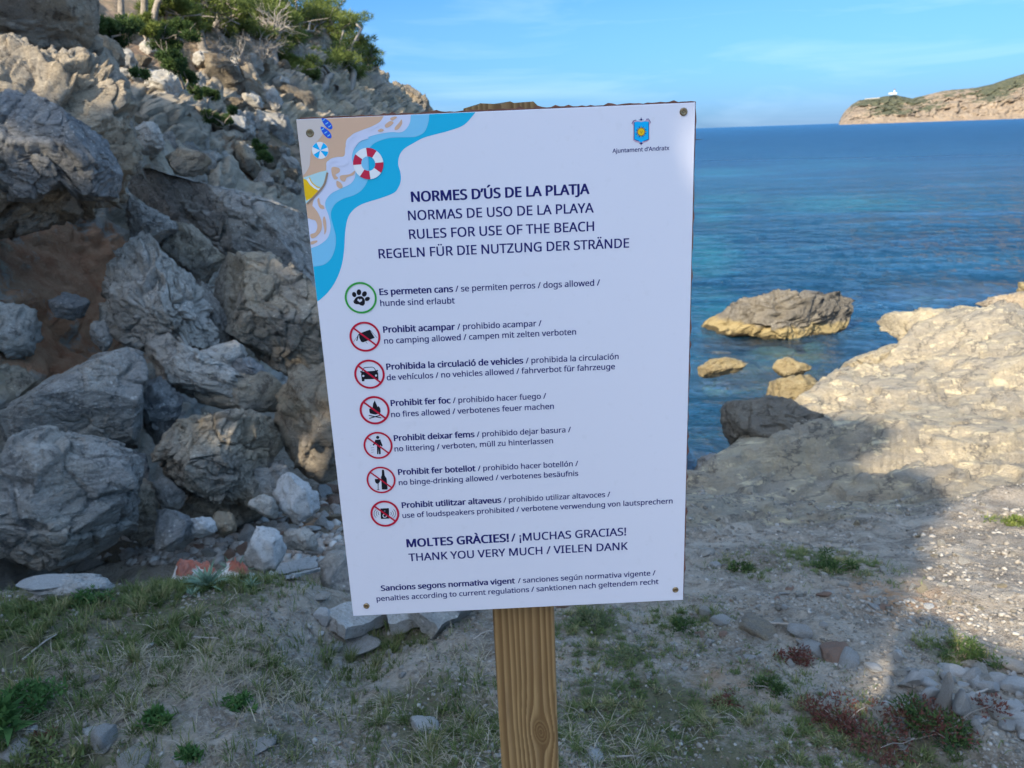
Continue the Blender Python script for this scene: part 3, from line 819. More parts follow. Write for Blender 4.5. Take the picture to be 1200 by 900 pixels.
# ---------------------------------------------------------------- the sea
def sea_mat():
    k = NT('sea_water')
    v = k.coord()
    t = k.attr('sand'); cl = k.attr('clear'); ff = k.attr('distance')
    deep = k.mix(k.rng(k.noise(k.coord((0.35, 1.0, 1)), 0.12, 5, 0.6, 0.5), 0.4, 0.62), (0.006, 0.058, 0.145), (0.010, 0.095, 0.195))
    pat = k.rng(k.math('ADD', t, k.rng(k.noise(k.coord((0.4, 1.1, 1)), 0.5, 8, 0.75, 0.8), 0.3, 0.7, -0.5, 0.5)), 0.25, 1.2)
    col = k.mix(pat, deep, (0.025, 0.20, 0.28))
    col = k.mix(ff, col, (0.012, 0.090, 0.215))
    w1 = k.noise(k.coord((0.55, 1.5, 1), (0, 0, 0.15)), 2.0, 8, 0.62, 0.4)
    w2 = k.noise(k.coord((0.5, 1.6, 1), (0, 0, -0.2)), 0.16, 8, 0.7, 0.6)
    w3 = k.noise(k.coord((0.7, 1.3, 1), (0, 0, 0.4)), 0.55, 6, 0.6, 0.6)
    n = k.bump(w1, 0.34, 1.0); n = k.bump(w3, 0.9, 1.0, n); n = k.bump(w2, 5.0, 1.0, n)
    m = k.done(col, k.rng(ff, 0, 1, 0.06, 0.55), n, 0.4)
    k.p.inputs['IOR'].default_value = 1.33
    tr = k.n('ShaderNodeBsdfTransparent', Color=(0.50, 0.82, 0.86, 1))
    gl = k.n('ShaderNodeBsdfGlossy', Roughness=0.08); k.c(n, gl.inputs['Normal'])
    fr = k.n('ShaderNodeFresnel', IOR=1.33); k.c(n, fr.inputs['Normal'])
    ms = k.n('ShaderNodeMixShader'); k.c(fr.outputs[0], ms.inputs[0]); k.c(tr.outputs[0], ms.inputs[1]); k.c(gl.outputs[0], ms.inputs[2])
    m2 = k.n('ShaderNodeMixShader'); k.c(cl, m2.inputs[0]); k.c(k.p.outputs[0], m2.inputs[1]); k.c(ms.outputs[0], m2.inputs[2])
    k.c(m2.outputs[0], k.out.inputs['Surface'])
    return m


ST = np.concatenate([np.radians(np.linspace(-120, -6, 40)), np.radians(np.linspace(-2, 40, 250)), np.radians(np.linspace(44, 150, 40))])
SR = np.concatenate([5 * np.exp(np.linspace(0, math.log(140 / 5), 300)), 150 * np.exp(np.linspace(0, math.log(16000 / 150), 60))])
tt, rr = np.meshgrid(ST, SR, indexing='ij'); tt = tt.ravel(); rr = rr.ravel()
sx = np.sin(tt) * rr; sy = np.cos(tt) * rr
fade = sstep(130, 40, rr)
wv = 0.045 * fbm(np.stack([sx * .35, sy * .9, sx * 0], 1), 3) + 0.016 * ridged(np.stack([sx * 1.3 + sy * .2, sy * 3.2, sx * 0 + 3], 1), 3)
sz = SEA + wv * fade
me = np_mesh('sea', np.stack([sx, sy, sz], 1), grid_faces(len(ST), len(SR))[:, ::-1])


def sea_pt(u, v):
    d = ray(u, v); t = (SEA - EYE[2]) / min(d[2], -1e-3); return EYE + d * t


az = tt; lr = np.log(rr); sand = np.zeros(len(rr))
for (u, v, ru, rv, a) in ((840, 203, 60, 8, .8), (980, 192, 120, 7, .55), (985, 237, 120, 12, .9), (850, 232, 60, 14, .7), (830, 300, 50, 45, .75), (900, 290, 90, 20, .35),
                          (835, 370, 40, 40, .6), (1130, 215, 80, 8, .35), (940, 330, 60, 12, .3), (1000, 160, 260, 3, .25), (835, 250, 40, 20, .7)):
    c = sea_pt(u, v); e = sea_pt(u + ru, v); g = sea_pt(u, v - rv); g2 = sea_pt(u, v + rv)
    a0 = math.atan2(c[0], c[1]); da = abs(math.atan2(e[0], e[1]) - a0); l0 = math.log(math.hypot(c[0], c[1]))
    dl = abs(math.log(math.hypot(g[0], g[1])) - math.log(math.hypot(g2[0], g2[1]))) / 2
    sand = np.maximum(sand, a * np.exp(-((az - a0) / da) ** 2 - ((lr - l0) / dl) ** 2))
attr(me, 'sand', sand)
depth = SEA - H(sx, sy)
shoal = np.zeros(len(rr))
for (u, v, ru, rv) in ((925, 412, 55, 16), (900, 400, 90, 14), (945, 440, 40, 14), (880, 440, 60, 20), (1080, 345, 60, 10), (1150, 340, 50, 10), (840, 455, 30, 12)):
    c = sea_pt(u, v); e = sea_pt(u + ru, v); g = sea_pt(u, v - rv); g2 = sea_pt(u, v + rv)
    rx = abs(e[0] - c[0]); ry = abs(g[1] - g2[1]) / 2
    shoal = np.maximum(shoal, np.exp(-((sx - c[0]) / rx) ** 2 - ((sy - c[1]) / ry) ** 2))
attr(me, 'clear', np.clip(np.exp(-np.maximum(depth, 0) * 0.9) * 0.8 + shoal * 0.8, 0, 0.85))
attr(me, 'distance', sstep(math.log(30), math.log(700), np.log(rr)))
tag(link('sea', me, sea_mat()), 'rippled blue sea with turquoise sandy patches', None, None, 'structure')
# bed under the sea
bt, br = np.meshgrid(np.radians(np.linspace(-40, 60, 120)), 6 * np.exp(np.linspace(0, math.log(60 / 6), 120)), indexing='ij')
bx = (np.sin(bt) * br).ravel(); by = (np.cos(bt) * br).ravel()
bz = SEA - 0.75 + 0.35 * fbm(np.stack([bx, by, bx * 0], 1) * 0.7, 4) - 0.02 * np.hypot(bx, by)
sb = np_mesh('seabed', np.stack([bx, by, bz], 1), grid_faces(120, 120)[:, ::-1])
tag(link('seabed', sb, M_YELLOW), 'yellowish rocky bed under the shallow water', None, None, 'structure')


for i, (u, v, w, h, lb) in enumerate(((905, 408, 52, 14, 'submerged pale rock showing through the water below the large sea rock'), (948, 412, 40, 12, 'submerged rock between the large sea rock and the low yellow rock'), (872, 446, 50, 14, 'submerged rock in the shallows left of the yellow ledge'),
                                      (842, 452, 30, 10, 'submerged rock near the right edge of the sign'), (960, 402, 30, 8, 'small submerged rock right of the large sea rock foot'), (1090, 346, 60, 8, 'submerged reef off the cream crest'))):
    c = sea_pt(u, v); s = np.linalg.norm(c - EYE) / FPX; S, F = ICO[4]
    L = shape_rock(S, lambda t: 1 + .2 * np.sin(2 * t + i), 1.0, 500 + i, .9, 10, .7)[:, [0, 2, 1]] * [w * s / 2, w * s / 2.2, w * s / 5]
    tag(link('submerged_rock', np_mesh('submerged_rock', L, F), M_YELLOW if i % 2 else M_TAN, None, c - [0, 0, w * s / 5 + (.04 if w < 55 else .22)]), lb, 'rock')


# ---------------------------------------------------------------- headland across the water
def headland():
    D = 2600.0
    prof_px = [(985, 143), (987, 137), (992, 129), (1000, 121), (1008, 116), (1020, 114.5), (1034, 112), (1042, 110.5), (1050, 109.5), (1060, 112), (1070, 114), (1082, 111),
               (1095, 108), (1105, 105), (1120, 103), (1135, 102), (1150, 100), (1168, 95), (1185, 89), (1200, 84), (1240, 72), (1300, 62), (1400, 66), (1520, 80), (1620, 100), (1700, 120), (1760, 139)]
    xs = []; hs = []
    for u, v in prof_px:
        d = ray(u, v); d = d * D / d[1]; xs.append(d[0]); hs.append(max(0, EYE[2] + d[2] - SEA))
    X = np.linspace(xs[0], xs[-1], 560); Hh = np.interp(X, xs, hs)
    T = np.linspace(0, 1, 110)
    xx, t2 = np.meshgrid(X, T, indexing='ij'); hh = np.repeat(Hh[:, None], 110, 1)
    # cross profile: sheer lower cliff, shoulder, rounded top, gentle back
    pr = np.interp(t2, [0, .06, .30, .45, .62, .72, .85, 1], [-.05, 0, .52, .66, .95, 1.0, .8, -.1])
    yy = D - 210 + t2 * 460
    x = xx.ravel(); y = yy.ravel(); z = (hh * pr).ravel()
    p = np.stack([x, y, z], 1) / 60.0
    r = ridged(p * [1, .8, .5], 4); f, c = facets(p * 1.7, 1.0)
    rough = np.clip(z / 25, 0, 1) * (1 - 0.75 * sstep(.5, .62, t2.ravel()))
    y2 = y - rough * (26 * r + 16 * f - 10 * sstep(.1, 0, c)) + 10; z2 = z + rough * (4 * fbm(p * 3, 3))
    z2 = z2 + SEA
    me = np_mesh('headland', np.stack([x * (y / D), y2, z2], 1), grid_faces(560, 110)[:, ::-1])
    rel = np.clip(z / (hh.ravel() + 1), 0, 1)
    # scrub: on the top and in gullies
    gm = sstep(.55, .8, rel) * np.interp(x, xs[:1] + [xs[3], xs[5], xs[10], xs[12], xs[15], xs[17], xs[-1]], [0, .4, 1, .9, .35, .5, 1, 1])
    gm = np.maximum(gm, .85 * np.exp(-((x - xs[7] - 5) / 75) ** 2) * sstep(.18, .34, rel))
    gm = np.maximum(gm, .6 * np.exp(-((x - xs[13] + 40) / 60) ** 2 - ((rel - .5) / .2) ** 2))
    gm = np.maximum(gm, .7 * np.exp(-((x - xs[17]) / 90) ** 2) * sstep(.3, .6, rel))
    attr(me, 'scrub', gm)
    k = NT('headland_rock'); v = k.coord()
    col = k.mix(k.rng(k.noise(v, 0.02, 7, 0.7, 0.5), .4, .6), (0.26, 0.195, 0.135), (0.20, 0.155, 0.115))
    col = k.mix(k.rng(k.noise(k.coord((1, 1, 2)), 0.05, 8, 0.75), .5, .68, 0, .7), col, (0.33, 0.27, 0.205))
    col = k.mix(k.rng(k.noise(v, 0.06, 6, 0.7), .55, .72, 0, .6), col, (0.16, 0.13, 0.11))
    sf = k.rng(k.math('ADD', k.attr('scrub'), k.rng(k.noise(v, 0.045, 8, 0.75, .3), .3, .7, -.6, .6)), .36, .56, 0, .92)
    col = k.mix(sf, col, k.mix(k.rng(k.noise(v, 0.1, 5, .7), .4, .6), (0.045, 0.055, 0.035), (0.085, 0.088, 0.052)))
    n = k.bump(k.noise(v, 0.06, 8, 0.7), 9, 0.8)
    mat = k.done(col, 0.95, n, 0.1)
    tag(link('headland', me, mat), 'long rocky headland with green scrub across the bay', None, None, 'structure')
    # lighthouse on the hump
    d = ray(1048, 108); d = d * (D + 60) / d[1]
    bx, by = d[0], D + 60
    dg = (hs[8]) + SEA - 2
    root = empty('lighthouse', (bx, by, dg)); tag(root, 'tiny white lighthouse with low house on top of the far headland', 'lighthouse')
    mw = simple('white_wall', (0.52, 0.51, 0.49), 0.7); mdk = simple('dark_lantern', (0.12, 0.13, 0.15), 0.4)
    def box(name, c, s, mat, par):
        bm = bmesh.new(); bmesh.ops.create_cube(bm, size=1)
        for vv in bm.verts: vv.co = Vector((vv.co.x * s[0] + c[0], vv.co.y * s[1] + c[1], vv.co.z * s[2] + c[2]))
        me = bpy.data.meshes.new(name); bm.to_mesh(me); bm.free(); return link(name, me, mat, par)
    box('house', (-5, 0, 4), (22, 12, 6), mw, root)
    bm = bmesh.new(); bmesh.ops.create_cone(bm, cap_ends=True, segments=20, radius1=2.8, radius2=2.2, depth=13)
    for vv in bm.verts: vv.co.z += 7.5
    me = bpy.data.meshes.new('tower'); bm.to_mesh(me); bm.free(); tw = link('tower', me, mw, root)
    bm = bmesh.new(); bmesh.ops.create_cone(bm, cap_ends=True, segments=16, radius1=2.4, radius2=2.2, depth=3.5)
    bmesh.ops.create_cone(bm, cap_ends=True, segments=16, radius1=2.8, radius2=0.3, depth=2, matrix=Matrix.Translation((0, 0, 2.75)))
    for vv in bm.verts: vv.co.z += 15.7
    me = bpy.data.meshes.new('lantern'); bm.to_mesh(me); bm.free(); link('lantern', me, mdk, tw)
    e = ray(1024, 114); e = e * (D + 50) / e[1]
    me_o = box('white_wall', (0, 0, 0), (48, 3, 2.6), simple('stone_wall', (0.36, 0.33, 0.29), .9), None)
    me_o.location = (e[0] - 5, D + 50, hs[5] + SEA - 1.0); me_o.rotation_euler = (0, -0.045, 0)
    tag(me_o, 'low pale wall along the ridge left of the lighthouse', 'wall')


headland()


# ---------------------------------------------------------------- foliage tools
def sprays(centres, radii, per, ln, wd, rs, up=0.3, flat=0.55):
    """many small pointed leaves scattered in ellipsoidal clumps; returns V, F, tone"""
    Vs = []; tone = []
    for c, r in zip(centres, radii):
        n = int(per * (r / np.mean(radii)) ** 2) + 20
        d = rs.normal(size=(n, 3)); d /= np.linalg.norm(d, axis=1)[:, None]
        rad = rs.rand(n) ** 0.45
        p = c + d * rad[:, None] * r * [1, 1, flat]
        lump = np.sin(p @ rs.normal(size=3) * 5 / r)
        keep = lump > -0.6; p = p[keep]; d = d[keep]; rad = rad[keep]; n = len(p)
        g = d + rs.normal(size=(n, 3)) * 0.6 + [0, 0, up]; g /= np.linalg.norm(g, axis=1)[:, None]
        s = np.cross(g, rs.normal(size=(n, 3))); s /= np.linalg.norm(s, axis=1)[:, None] + 1e-9
        L = ln * rs.uniform(.6, 1.3, n)[:, None]; W = wd * rs.uniform(.7, 1.3, n)[:, None]
        Vs.append(np.stack([p - s * W, p + s * W, p + g * L], 1).reshape(-1, 3))
        t = np.clip(0.25 + 0.35 * rs.rand(n) + 0.4 * (rs.rand() - .3) + .15 * d[:, 2], 0, 1)
        tone.append(np.repeat(t, 3))
    V = np.concatenate(Vs); F = np.arange(len(V)).reshape(-1, 3)
    return V, F, np.concatenate(tone)


def tube(path, rad, seg=7):
    path = np.array(path, float); n = len(path)
    rad = np.broadcast_to(rad, n)
    V = []; 
    for i in range(n):
        t = path[min(i + 1, n - 1)] - path[max(i - 1, 0)]; t /= np.linalg.norm(t) + 1e-9
        a = np.cross(t, [0.31, 0.93, 0.17]); a /= np.linalg.norm(a); b = np.cross(t, a)
        for k in range(seg):
            th = 2 * math.pi * k / seg; V.append(path[i] + rad[i] * (math.cos(th) * a + math.sin(th) * b))
    F = []
    for i in range(n - 1):
        for k in range(seg):
            k2 = (k + 1) % seg
            F.append((i * seg + k, i * seg + k2, (i + 1) * seg + k2, (i + 1) * seg + k))
    return np.array(V), np.array(F)


def join(parts):
    V = []; F = []; o = 0
    for v, f in parts:
        V.append(v); F.append(f + o); o += len(v)
    return np.concatenate(V), np.concatenate(F)


def limb(a, b, r0, r1, rs, n=7, wob=0.12):
    a = np.array(a, float); b = np.array(b, float); L = np.linalg.norm(b - a)
    t = np.linspace(0, 1, n)[:, None]
    off = np.cumsum(rs.normal(size=(n, 3)) * wob * L / n, 0); off -= t * off[-1]; off[0] = 0
    return tube(a + (b - a) * t + off + np.array([0, 0, 1]) * (t - t * t) * L * .12, np.linspace(r0, r1, n), 6)


def pine(base, centres, radii, label, group=None, per=330, ln=0.16, wd=0.018, trunk_r=0.13, mat=None, seed=0, cat='tree', name='pine_tree', leafname='crown', bare=True, gaps=None):
    rs = np.random.RandomState(seed)
    base = np.array(base, float); centres = [np.array(c, float) for c in centres]
    root = empty(name, base); tag(root, label, cat, group)
    top = np.mean(centres, 0)
    fork = base + (top - base) * 0.6 + rs.normal(size=3) * .15
    parts = [limb(base - [0, 0, .3], fork, trunk_r, trunk_r * .6, rs, 9, .25)]
    tv, tf = join(parts); me = np_mesh('trunk', tv - base, tf); link('trunk', me, M_BARK, root)
    bp = []
    for c, r in zip(centres, radii):
        bp.append(limb(fork, c - [0, 0, r * .2], trunk_r * .42, trunk_r * .12, rs, 7, .3))
        for _ in range(7 if bare else 3):
            e = c + rs.normal(size=3) * r * .6 * [1, 1, .5] - [0, 0, r * .15]
            bp.append(limb(c - [0, 0, r * .4] + rs.normal(size=3) * .1, e, trunk_r * .16, trunk_r * .05, rs, 4, .3))
    tv, tf = join(bp); me = np_mesh('limbs', tv - base, tf); link('limbs', me, M_BARK, root)
    sub = []; sr = []
    for c, r in zip(centres, radii):
        for _ in range(7):
            d = rs.normal(size=3); d /= np.linalg.norm(d)
            sub.append(c + d * r * .62 * [1, 1, .6]); sr.append(r * rs.uniform(.34, .55))
    V, F, T = sprays(sub, sr, per // 4, ln, wd, rs)
    if gaps:
        c3 = V.reshape(-1, 3, 3).mean(1); pp = c3 @ E1; qq = c3 @ E2; kp = np.ones(len(pp), bool)
        for (gp, gq, ga, gb) in gaps: kp &= (((pp - gp) / ga) ** 2 + ((qq - gq) / gb) ** 2) > 1
        V = V.reshape(-1, 3, 3)[kp].reshape(-1, 3); T = T.reshape(-1, 3)[kp].ravel(); F = np.arange(len(V)).reshape(-1, 3)
    me = np_mesh(leafname, V - base, F, False); attr(me, 'tone', T); link(leafname, me, mat or M_PINE, root)
    return root


def at_y(u, v, y):
    d = ray(u, v); return EYE + d * (y / d[1])


def pxtree(base_uv, y, clusters, label, **kw):
    """clusters: (u, v, radius px)"""
    cs = []; rs_ = []
    rs = np.random.RandomState(int(base_uv[0]) + 3)
    for (u, v, r) in clusters:
        yy_ = min(y + rs.uniform(-.04, .05) * y, chit(u, v)[1] - .012 * r * y / 12)
        cs.append(at_y(u, v, yy_)); rs_.append(1.22 * r * yy_ / FPX)
    b = chit(*base_uv); 
    b = at_y(base_uv[0], base_uv[1], y)
    y0 = min(y, chit(*base_uv)[1] + .1); b = at_y(base_uv[0], base_uv[1], y0)
    return pine(b, cs, rs_, label, seed=int(base_uv[0] * 3 + base_uv[1]), **kw)


PG = 'pines along the top of the cliff'
pxtree((268, 45), 23, [(255, -2, 20), (275, 12, 18), (240, 14, 16), (262, 34, 12)], 'round-crowned pine left of the broad one at the top edge', group=PG, ln=.13, wd=.012, per=1100)
pxtree((205, 30), 18, [(195, 2, 20), (215, 14, 16), (178, 6, 14), (226, 28, 11), (205, 26, 12)], 'leafy pine at the top edge right of the slim trunks', group=PG, ln=.11, wd=.010, per=1100)
pxtree((410, 98), 36, [(412, 20, 20), (388, 6, 20), (432, 66, 14), (405, 60, 20), (440, 74, 9)], 'open flat-topped pine standing on the cliff brow', group=PG, ln=.15, wd=.014, per=1300)
pxtree((318, 70), 27, [(300, -10, 34), (320, 18, 24), (285, 22, 20), (338, 40, 18), (310, 40, 14)], 'broad pine between the tall and the leaning one', group=PG, ln=.14, wd=.013, per=1300)
pxtree((392, 92), 34, [(395, 28, 22), (408, 48, 16), (424, 44, 14), (420, 62, 15), (396, 30, 15), (432, 58, 9)], 'windswept pine at the right end of the cliff top against the sky', group=PG, ln=.15, wd=.014, per=1100)
pxtree((372, 95), 33, [(380, 68, 18), (400, 74, 20), (418, 80, 14), (362, 74, 12), (350, 80, 12)], 'low spreading pine below the windswept one at the cliff edge', group=PG, ln=.15, wd=.014, per=1100)
pxtree((345, 75), 30, [(350, 10, 26), (376, 12, 20), (330, 26, 22), (360, 30, 16), (386, 20, 12), (310, 6, 22), (345, -22, 40)], 'tall pine with wide light crown touching the top of the picture', group=PG, ln=.15, wd=.013, per=1100)
pxtree((300, 62), 25, [(275, 28, 20), (298, 36, 18), (262, 18, 16), (318, 44, 16), (290, 8, 22), (330, 56, 10)], 'light green pine leaning over the middle of the cliff', group=PG, ln=.13, wd=.012, per=1100)
pxtree((240, 50), 21, [(222, 20, 20), (248, 6, 22), (205, 6, 20), (235, -20, 40), (268, -10, 28)], 'grey-green pine above the centre of the cliff', group=PG, ln=.12, wd=.011, per=1300)
pxtree((112, 22), 12.5, [(95, -60, 40), (140, -70, 40)], 'pine with a white bare trunk near the top left', group=PG, ln=.14, wd=.016, trunk_r=.075)
pxtree((140, 14), 14, [(150, -75, 45), (190, -80, 35)], 'thin dark trunked pine behind the white trunk', group=PG, ln=.14, wd=.016, trunk_r=.06)
pxtree((163, 20), 15, [(175, -60, 40), (215, -65, 35)], 'double trunked pine at the top above the bushes', group=PG, ln=.14, wd=.016, trunk_r=.08)
pxtree((176, 10), 17, [(200, -45, 35), (235, -60, 30)], 'slim leaning pine at the top edge left of the crowns', group=PG, ln=.16, wd=.018, trunk_r=.07)


def pxbush(y, clusters, label, mat=None, name='bush', group='bushes on the cliff', per=300, ln=.1, wd=.02, cat='bush', bare=True):
    cs = []; rr_ = []; rs = np.random.RandomState(int(clusters[0][0] * 3))
    for (u, v, r) in clusters:
        yy_ = min(y * rs.uniform(.98, 1.03), chit(u, v)[1] - .01 * r * y / 12); cs.append(at_y(u, v, yy_)); rr_.append(r * yy_ / FPX)
    c = np.mean(cs, 0); b = c - [0, 0, max(rr_) * 1.1]
    root = empty(name, b); tag(root, label, cat, group)
    parts = []
    for q_, r in zip(cs, rr_):
        parts.append(limb(b, q_, r * .09, r * .04, rs, 5, .3))
        for _ in range(5): parts.append(limb(q_ - [0, 0, r * .3], q_ + rs.normal(size=3) * r * .6, r * .05, r * .015, rs, 4, .3))
    v_, f_ = join(parts); link('stems', np_mesh('stems', v_ - b, f_), M_BARK, root)
    sub = []; sr = []
    for q_, r in zip(cs, rr_):
        for _ in range(6):
            d = rs.normal(size=3); d /= np.linalg.norm(d); sub.append(q_ + d * r * .6 * [1, 1, .7]); sr.append(r * rs.uniform(.35, .55))
    V, F, T = sprays(sub, sr, per // 4, ln, wd, rs, .2, .8)
    me = np_mesh('leaves', V - b, F, False); attr(me, 'tone', T); link('leaves', me, mat or M_BUSH, root)


pxbush(11.5, [(112, 30, 14), (130, 34, 14), (148, 30, 15), (104, 22, 9), (140, 46, 12)], 'dark green bush at the foot of the white trunk', M_BUSH, ln=.05, wd=.008, per=1100)
pxbush(14.5, [(160, 28, 14), (176, 34, 13), (170, 22, 9)], 'bright green bush right of the dark one below the trunks', M_PINE, ln=.06, wd=.009, per=1100)
pxbush(15, [(190, 40, 16), (210, 36, 16), (222, 44, 12), (200, 56, 13), (180, 52, 9)], 'dense mid green bush in the centre top of the cliff', M_BUSH, ln=.06, wd=.010, per=1100)
pxbush(14, [(208, 74, 16), (218, 92, 13), (196, 66, 12), (228, 104, 9)], 'dark hanging bush in the shaded cleft of the cliff', M_BUSH, ln=.06, wd=.010, per=1400)
pxbush(15.5, [(240, 108, 8), (252, 112, 7), (232, 112, 6)], 'small green shrub at the lower end of the cleft', M_BUSH, ln=.05, wd=.009, per=900)
pxbush(11, [(160, 84, 7), (168, 88, 6)], 'tiny green shrub between pale rock and brown rock', M_BUSH, ln=.06, wd=.012)
pxbush(14.5, [(245, 136, 10), (262, 140, 10), (272, 128, 8)], 'sparse green shrub on the mid cliff ledge', M_BUSH, ln=.05, wd=.009, per=900)
pxbush(13.5, [(304, 174, 8), (310, 184, 9), (300, 168, 5)], 'small green bush in the gully near the sign', M_BUSH, ln=.05, wd=.009, per=900)
pxbush(30, [(340, 72, 9), (352, 78, 8), (366, 84, 10), (335, 66, 6)], 'light green bush hanging below the pines', M_PINE, ln=.12, wd=.013, per=1200)
pxbush(27, [(238, 34, 9), (256, 26, 10), (244, 20, 8)], 'pale yellow-green bush among grey branches', M_PINE, ln=.12, wd=.012, per=1200)


def dead_bush(u, v, y, r, label, n=26):
    rs = np.random.RandomState(int(u)); c = at_y(u, v, y); R = r * y / FPX
    parts = []
    for _ in range(n):
        e = c + rs.normal(size=3) * R * [.8, .8, .5] + [0, 0, R * .3]
        parts.append(limb(c - [0, 0, R * .4], e, R * .035, R * .01, rs, 6, .4))
        for _ in range(3): parts.append(limb(c + (e - c) * rs.uniform(.3, .9), e + rs.normal(size=3) * R * .4, R * .015, R * .006, rs, 4, .3))
    v_, f_ = join(parts); o = link('dead_bush', np_mesh('dead_bush', v_ - c, f_), M_DEAD, None, c)
    tag(o, label, 'dead bush')


dead_bush(310, 60, 22, 17, 'bare grey branches under the leaning pine', 24)
dead_bush(335, 98, 27, 20, 'dry grey brushwood on the cliff edge below the pines', 40)
dead_bush(282, 70, 20, 15, 'arching bare branch above the square cliff block', 20)
dead_bush(395, 105, 33, 16, 'pale dead twigs just above the top left of the sign', 22)
dead_bush(322, 30, 25, 18, 'tangle of bare grey twigs inside the tall pine', 26)
dead_bush(255, 56, 19, 13, 'grey leafless shrub left of the arching branch', 20)


# ---------------------------------------------------------------- hillside trees behind the viewer, whose shade lies on the path
E1 = np.array([-SUN_AZ[1], SUN_AZ[0], 0.0]); E2 = np.cross(SUN, E1); E2 = E2 if E2[2] > 0 else -E2


def sunspace(p, q, L):
    return E1 * p + E2 * q + SUN * L


GAPS = [(-3.9, 1.33, .10, .10), (-3.6, 1.6, .08, .07), (-4.57, 2.52, .07, .06), (-4.34, 2.5, .09, .06), (-6.9, 3.17, .13, .09), (-6.4, 3.1, .2, .09), (-5.9, 3.0, .18, .08),
        (-5.5, 2.9, .12, .08), (-3.68, 1.22, .07, .06), (-7.6, 3.6, .25, .15), (-8.4, 3.9, .25, .2), (-9.5, 4.6, .3, .2), (-11.5, 5.4, .6, .4)]  # openings cut in the unseen crowns so sun patches reach the rocks


def shade_tree(targets, L, label, seed, per=1100):
    cs = []; rr_ = []; rs = np.random.RandomState(seed)
    for (p, q_, r) in targets:
        cs.append(sunspace(p, q_, L + rs.uniform(-.6, .6))); rr_.append(r)
    c = np.mean(cs, 0)
    bx, by = c[0] - .2, c[1] - .3
    z = max(float(cliff_h(np.array([bx]), np.array([by]))[0]), float(H(np.array([bx]), np.array([by]))[0]))
    root = pine((bx, by, z), cs, rr_, label, 'pines on the slope behind the path', per=per, ln=.17, wd=.05, seed=seed, bare=False, trunk_r=.16, gaps=GAPS)
    return root


shade_tree([(-.58, 1.95, .15), (-.57, 1.7, .16), (-.57, 1.42, .16), (-.57, 1.15, .16), (-.52, 1.15, .14), (-.49, 1.32, .12), (-.49, 1.6, .12), (-.58, .9, .18), (-.75, 1.8, .22), (-.75, 1.4, .22), (-.75, 1.05, .24), (-.95, 2.05, .42), (-.85, 1.55, .38), (-1.3, 2.35, .45), (-1.3, 1.7, .5), (-.72, 1.15, .3), (-1.2, 1.1, .5), (-.62, 2.12, .24), (-.78, .8, .35)], 8.5, 'near pine behind the path', 5, 2600)
shade_tree([(.12, 1.06, .2), (.36, .98, .22), (.62, .88, .26), (.15, .7, .25), (.5, .6, .3)], 7.0, 'low pine added behind the path on the right for its shade', 15, 2200)  # unseen extra pine, added only to shade the ground at lower right
shade_tree([(-1.5, 2.6, .3), (-1.9, 2.78, .32), (-2.4, 2.8, .35), (-1.15, 2.68, .2), (-1.9, 2.3, .5), (-1.9, 1.6, .5), (-2.5, 2.2, .55), (-2.5, 1.5, .55), (-1.8, 1.0, .5), (-3.1, 2.0, .55)], 9.5, 'second pine behind the path', 6, 2200)
shade_tree([(-3.6, 2.3, .6), (-4.3, 2.3, .6), (-3.8, 1.6, .6), (-4.6, 1.5, .6), (-5.2, 2.2, .6), (-3.1, 1.3, .5), (-5.0, 3.0, .5)], 11, 'third pine behind the path', 7, 2600)
shade_tree([(-1.3, .4, .5), (-2.0, .3, .5), (-2.8, .5, .6), (-3.6, .6, .6), (-4.4, .8, .6), (-2.4, 1.0, .5), (-3.3, 1.0, .5), (-1.6, .9, .4)], 7.5, 'low broad pine behind the path on the left', 17, 2200)
shade_tree([(-5.2, .8, .6), (-6.0, 1.2, .6), (-5.4, 1.5, .6), (-6.6, 1.0, .6), (-7.4, 1.8, .7)], 8.5, 'low pine at the foot of the slope', 18, 2200)
shade_tree([(-6, 2.6, .7), (-6.8, 3.3, .7), (-6.2, 1.8, .7), (-7.4, 2.6, .7), (-7.8, 3.9, .7), (-6.8, 1.3, .7)], 12, 'fourth pine behind the path', 8, 2200)
shade_tree([(-9, 3.6, .8), (-9.8, 4.4, .8), (-10.6, 3.9, .8), (-8.6, 2.6, .8), (-11.6, 4.8, .8), (-9.6, 3.0, .8)], 14, 'fifth pine behind the path', 9, 1200)
for o_, lb in zip([o for o in COL.objects if o.get('group') == 'pines on the slope behind the path'],
                  ['pine with the densest crown shading the sign', 'small low pine added on the right behind the path for its shade', 'pine left of the densest one behind the path', 'tall pine in the middle of the slope behind', 'broad low pine close behind the path', 'low pine at the very foot of the slope behind', 'tall pine further left on the slope behind', 'sparse tall pine highest on the slope behind']):
    o_['label'] = lb


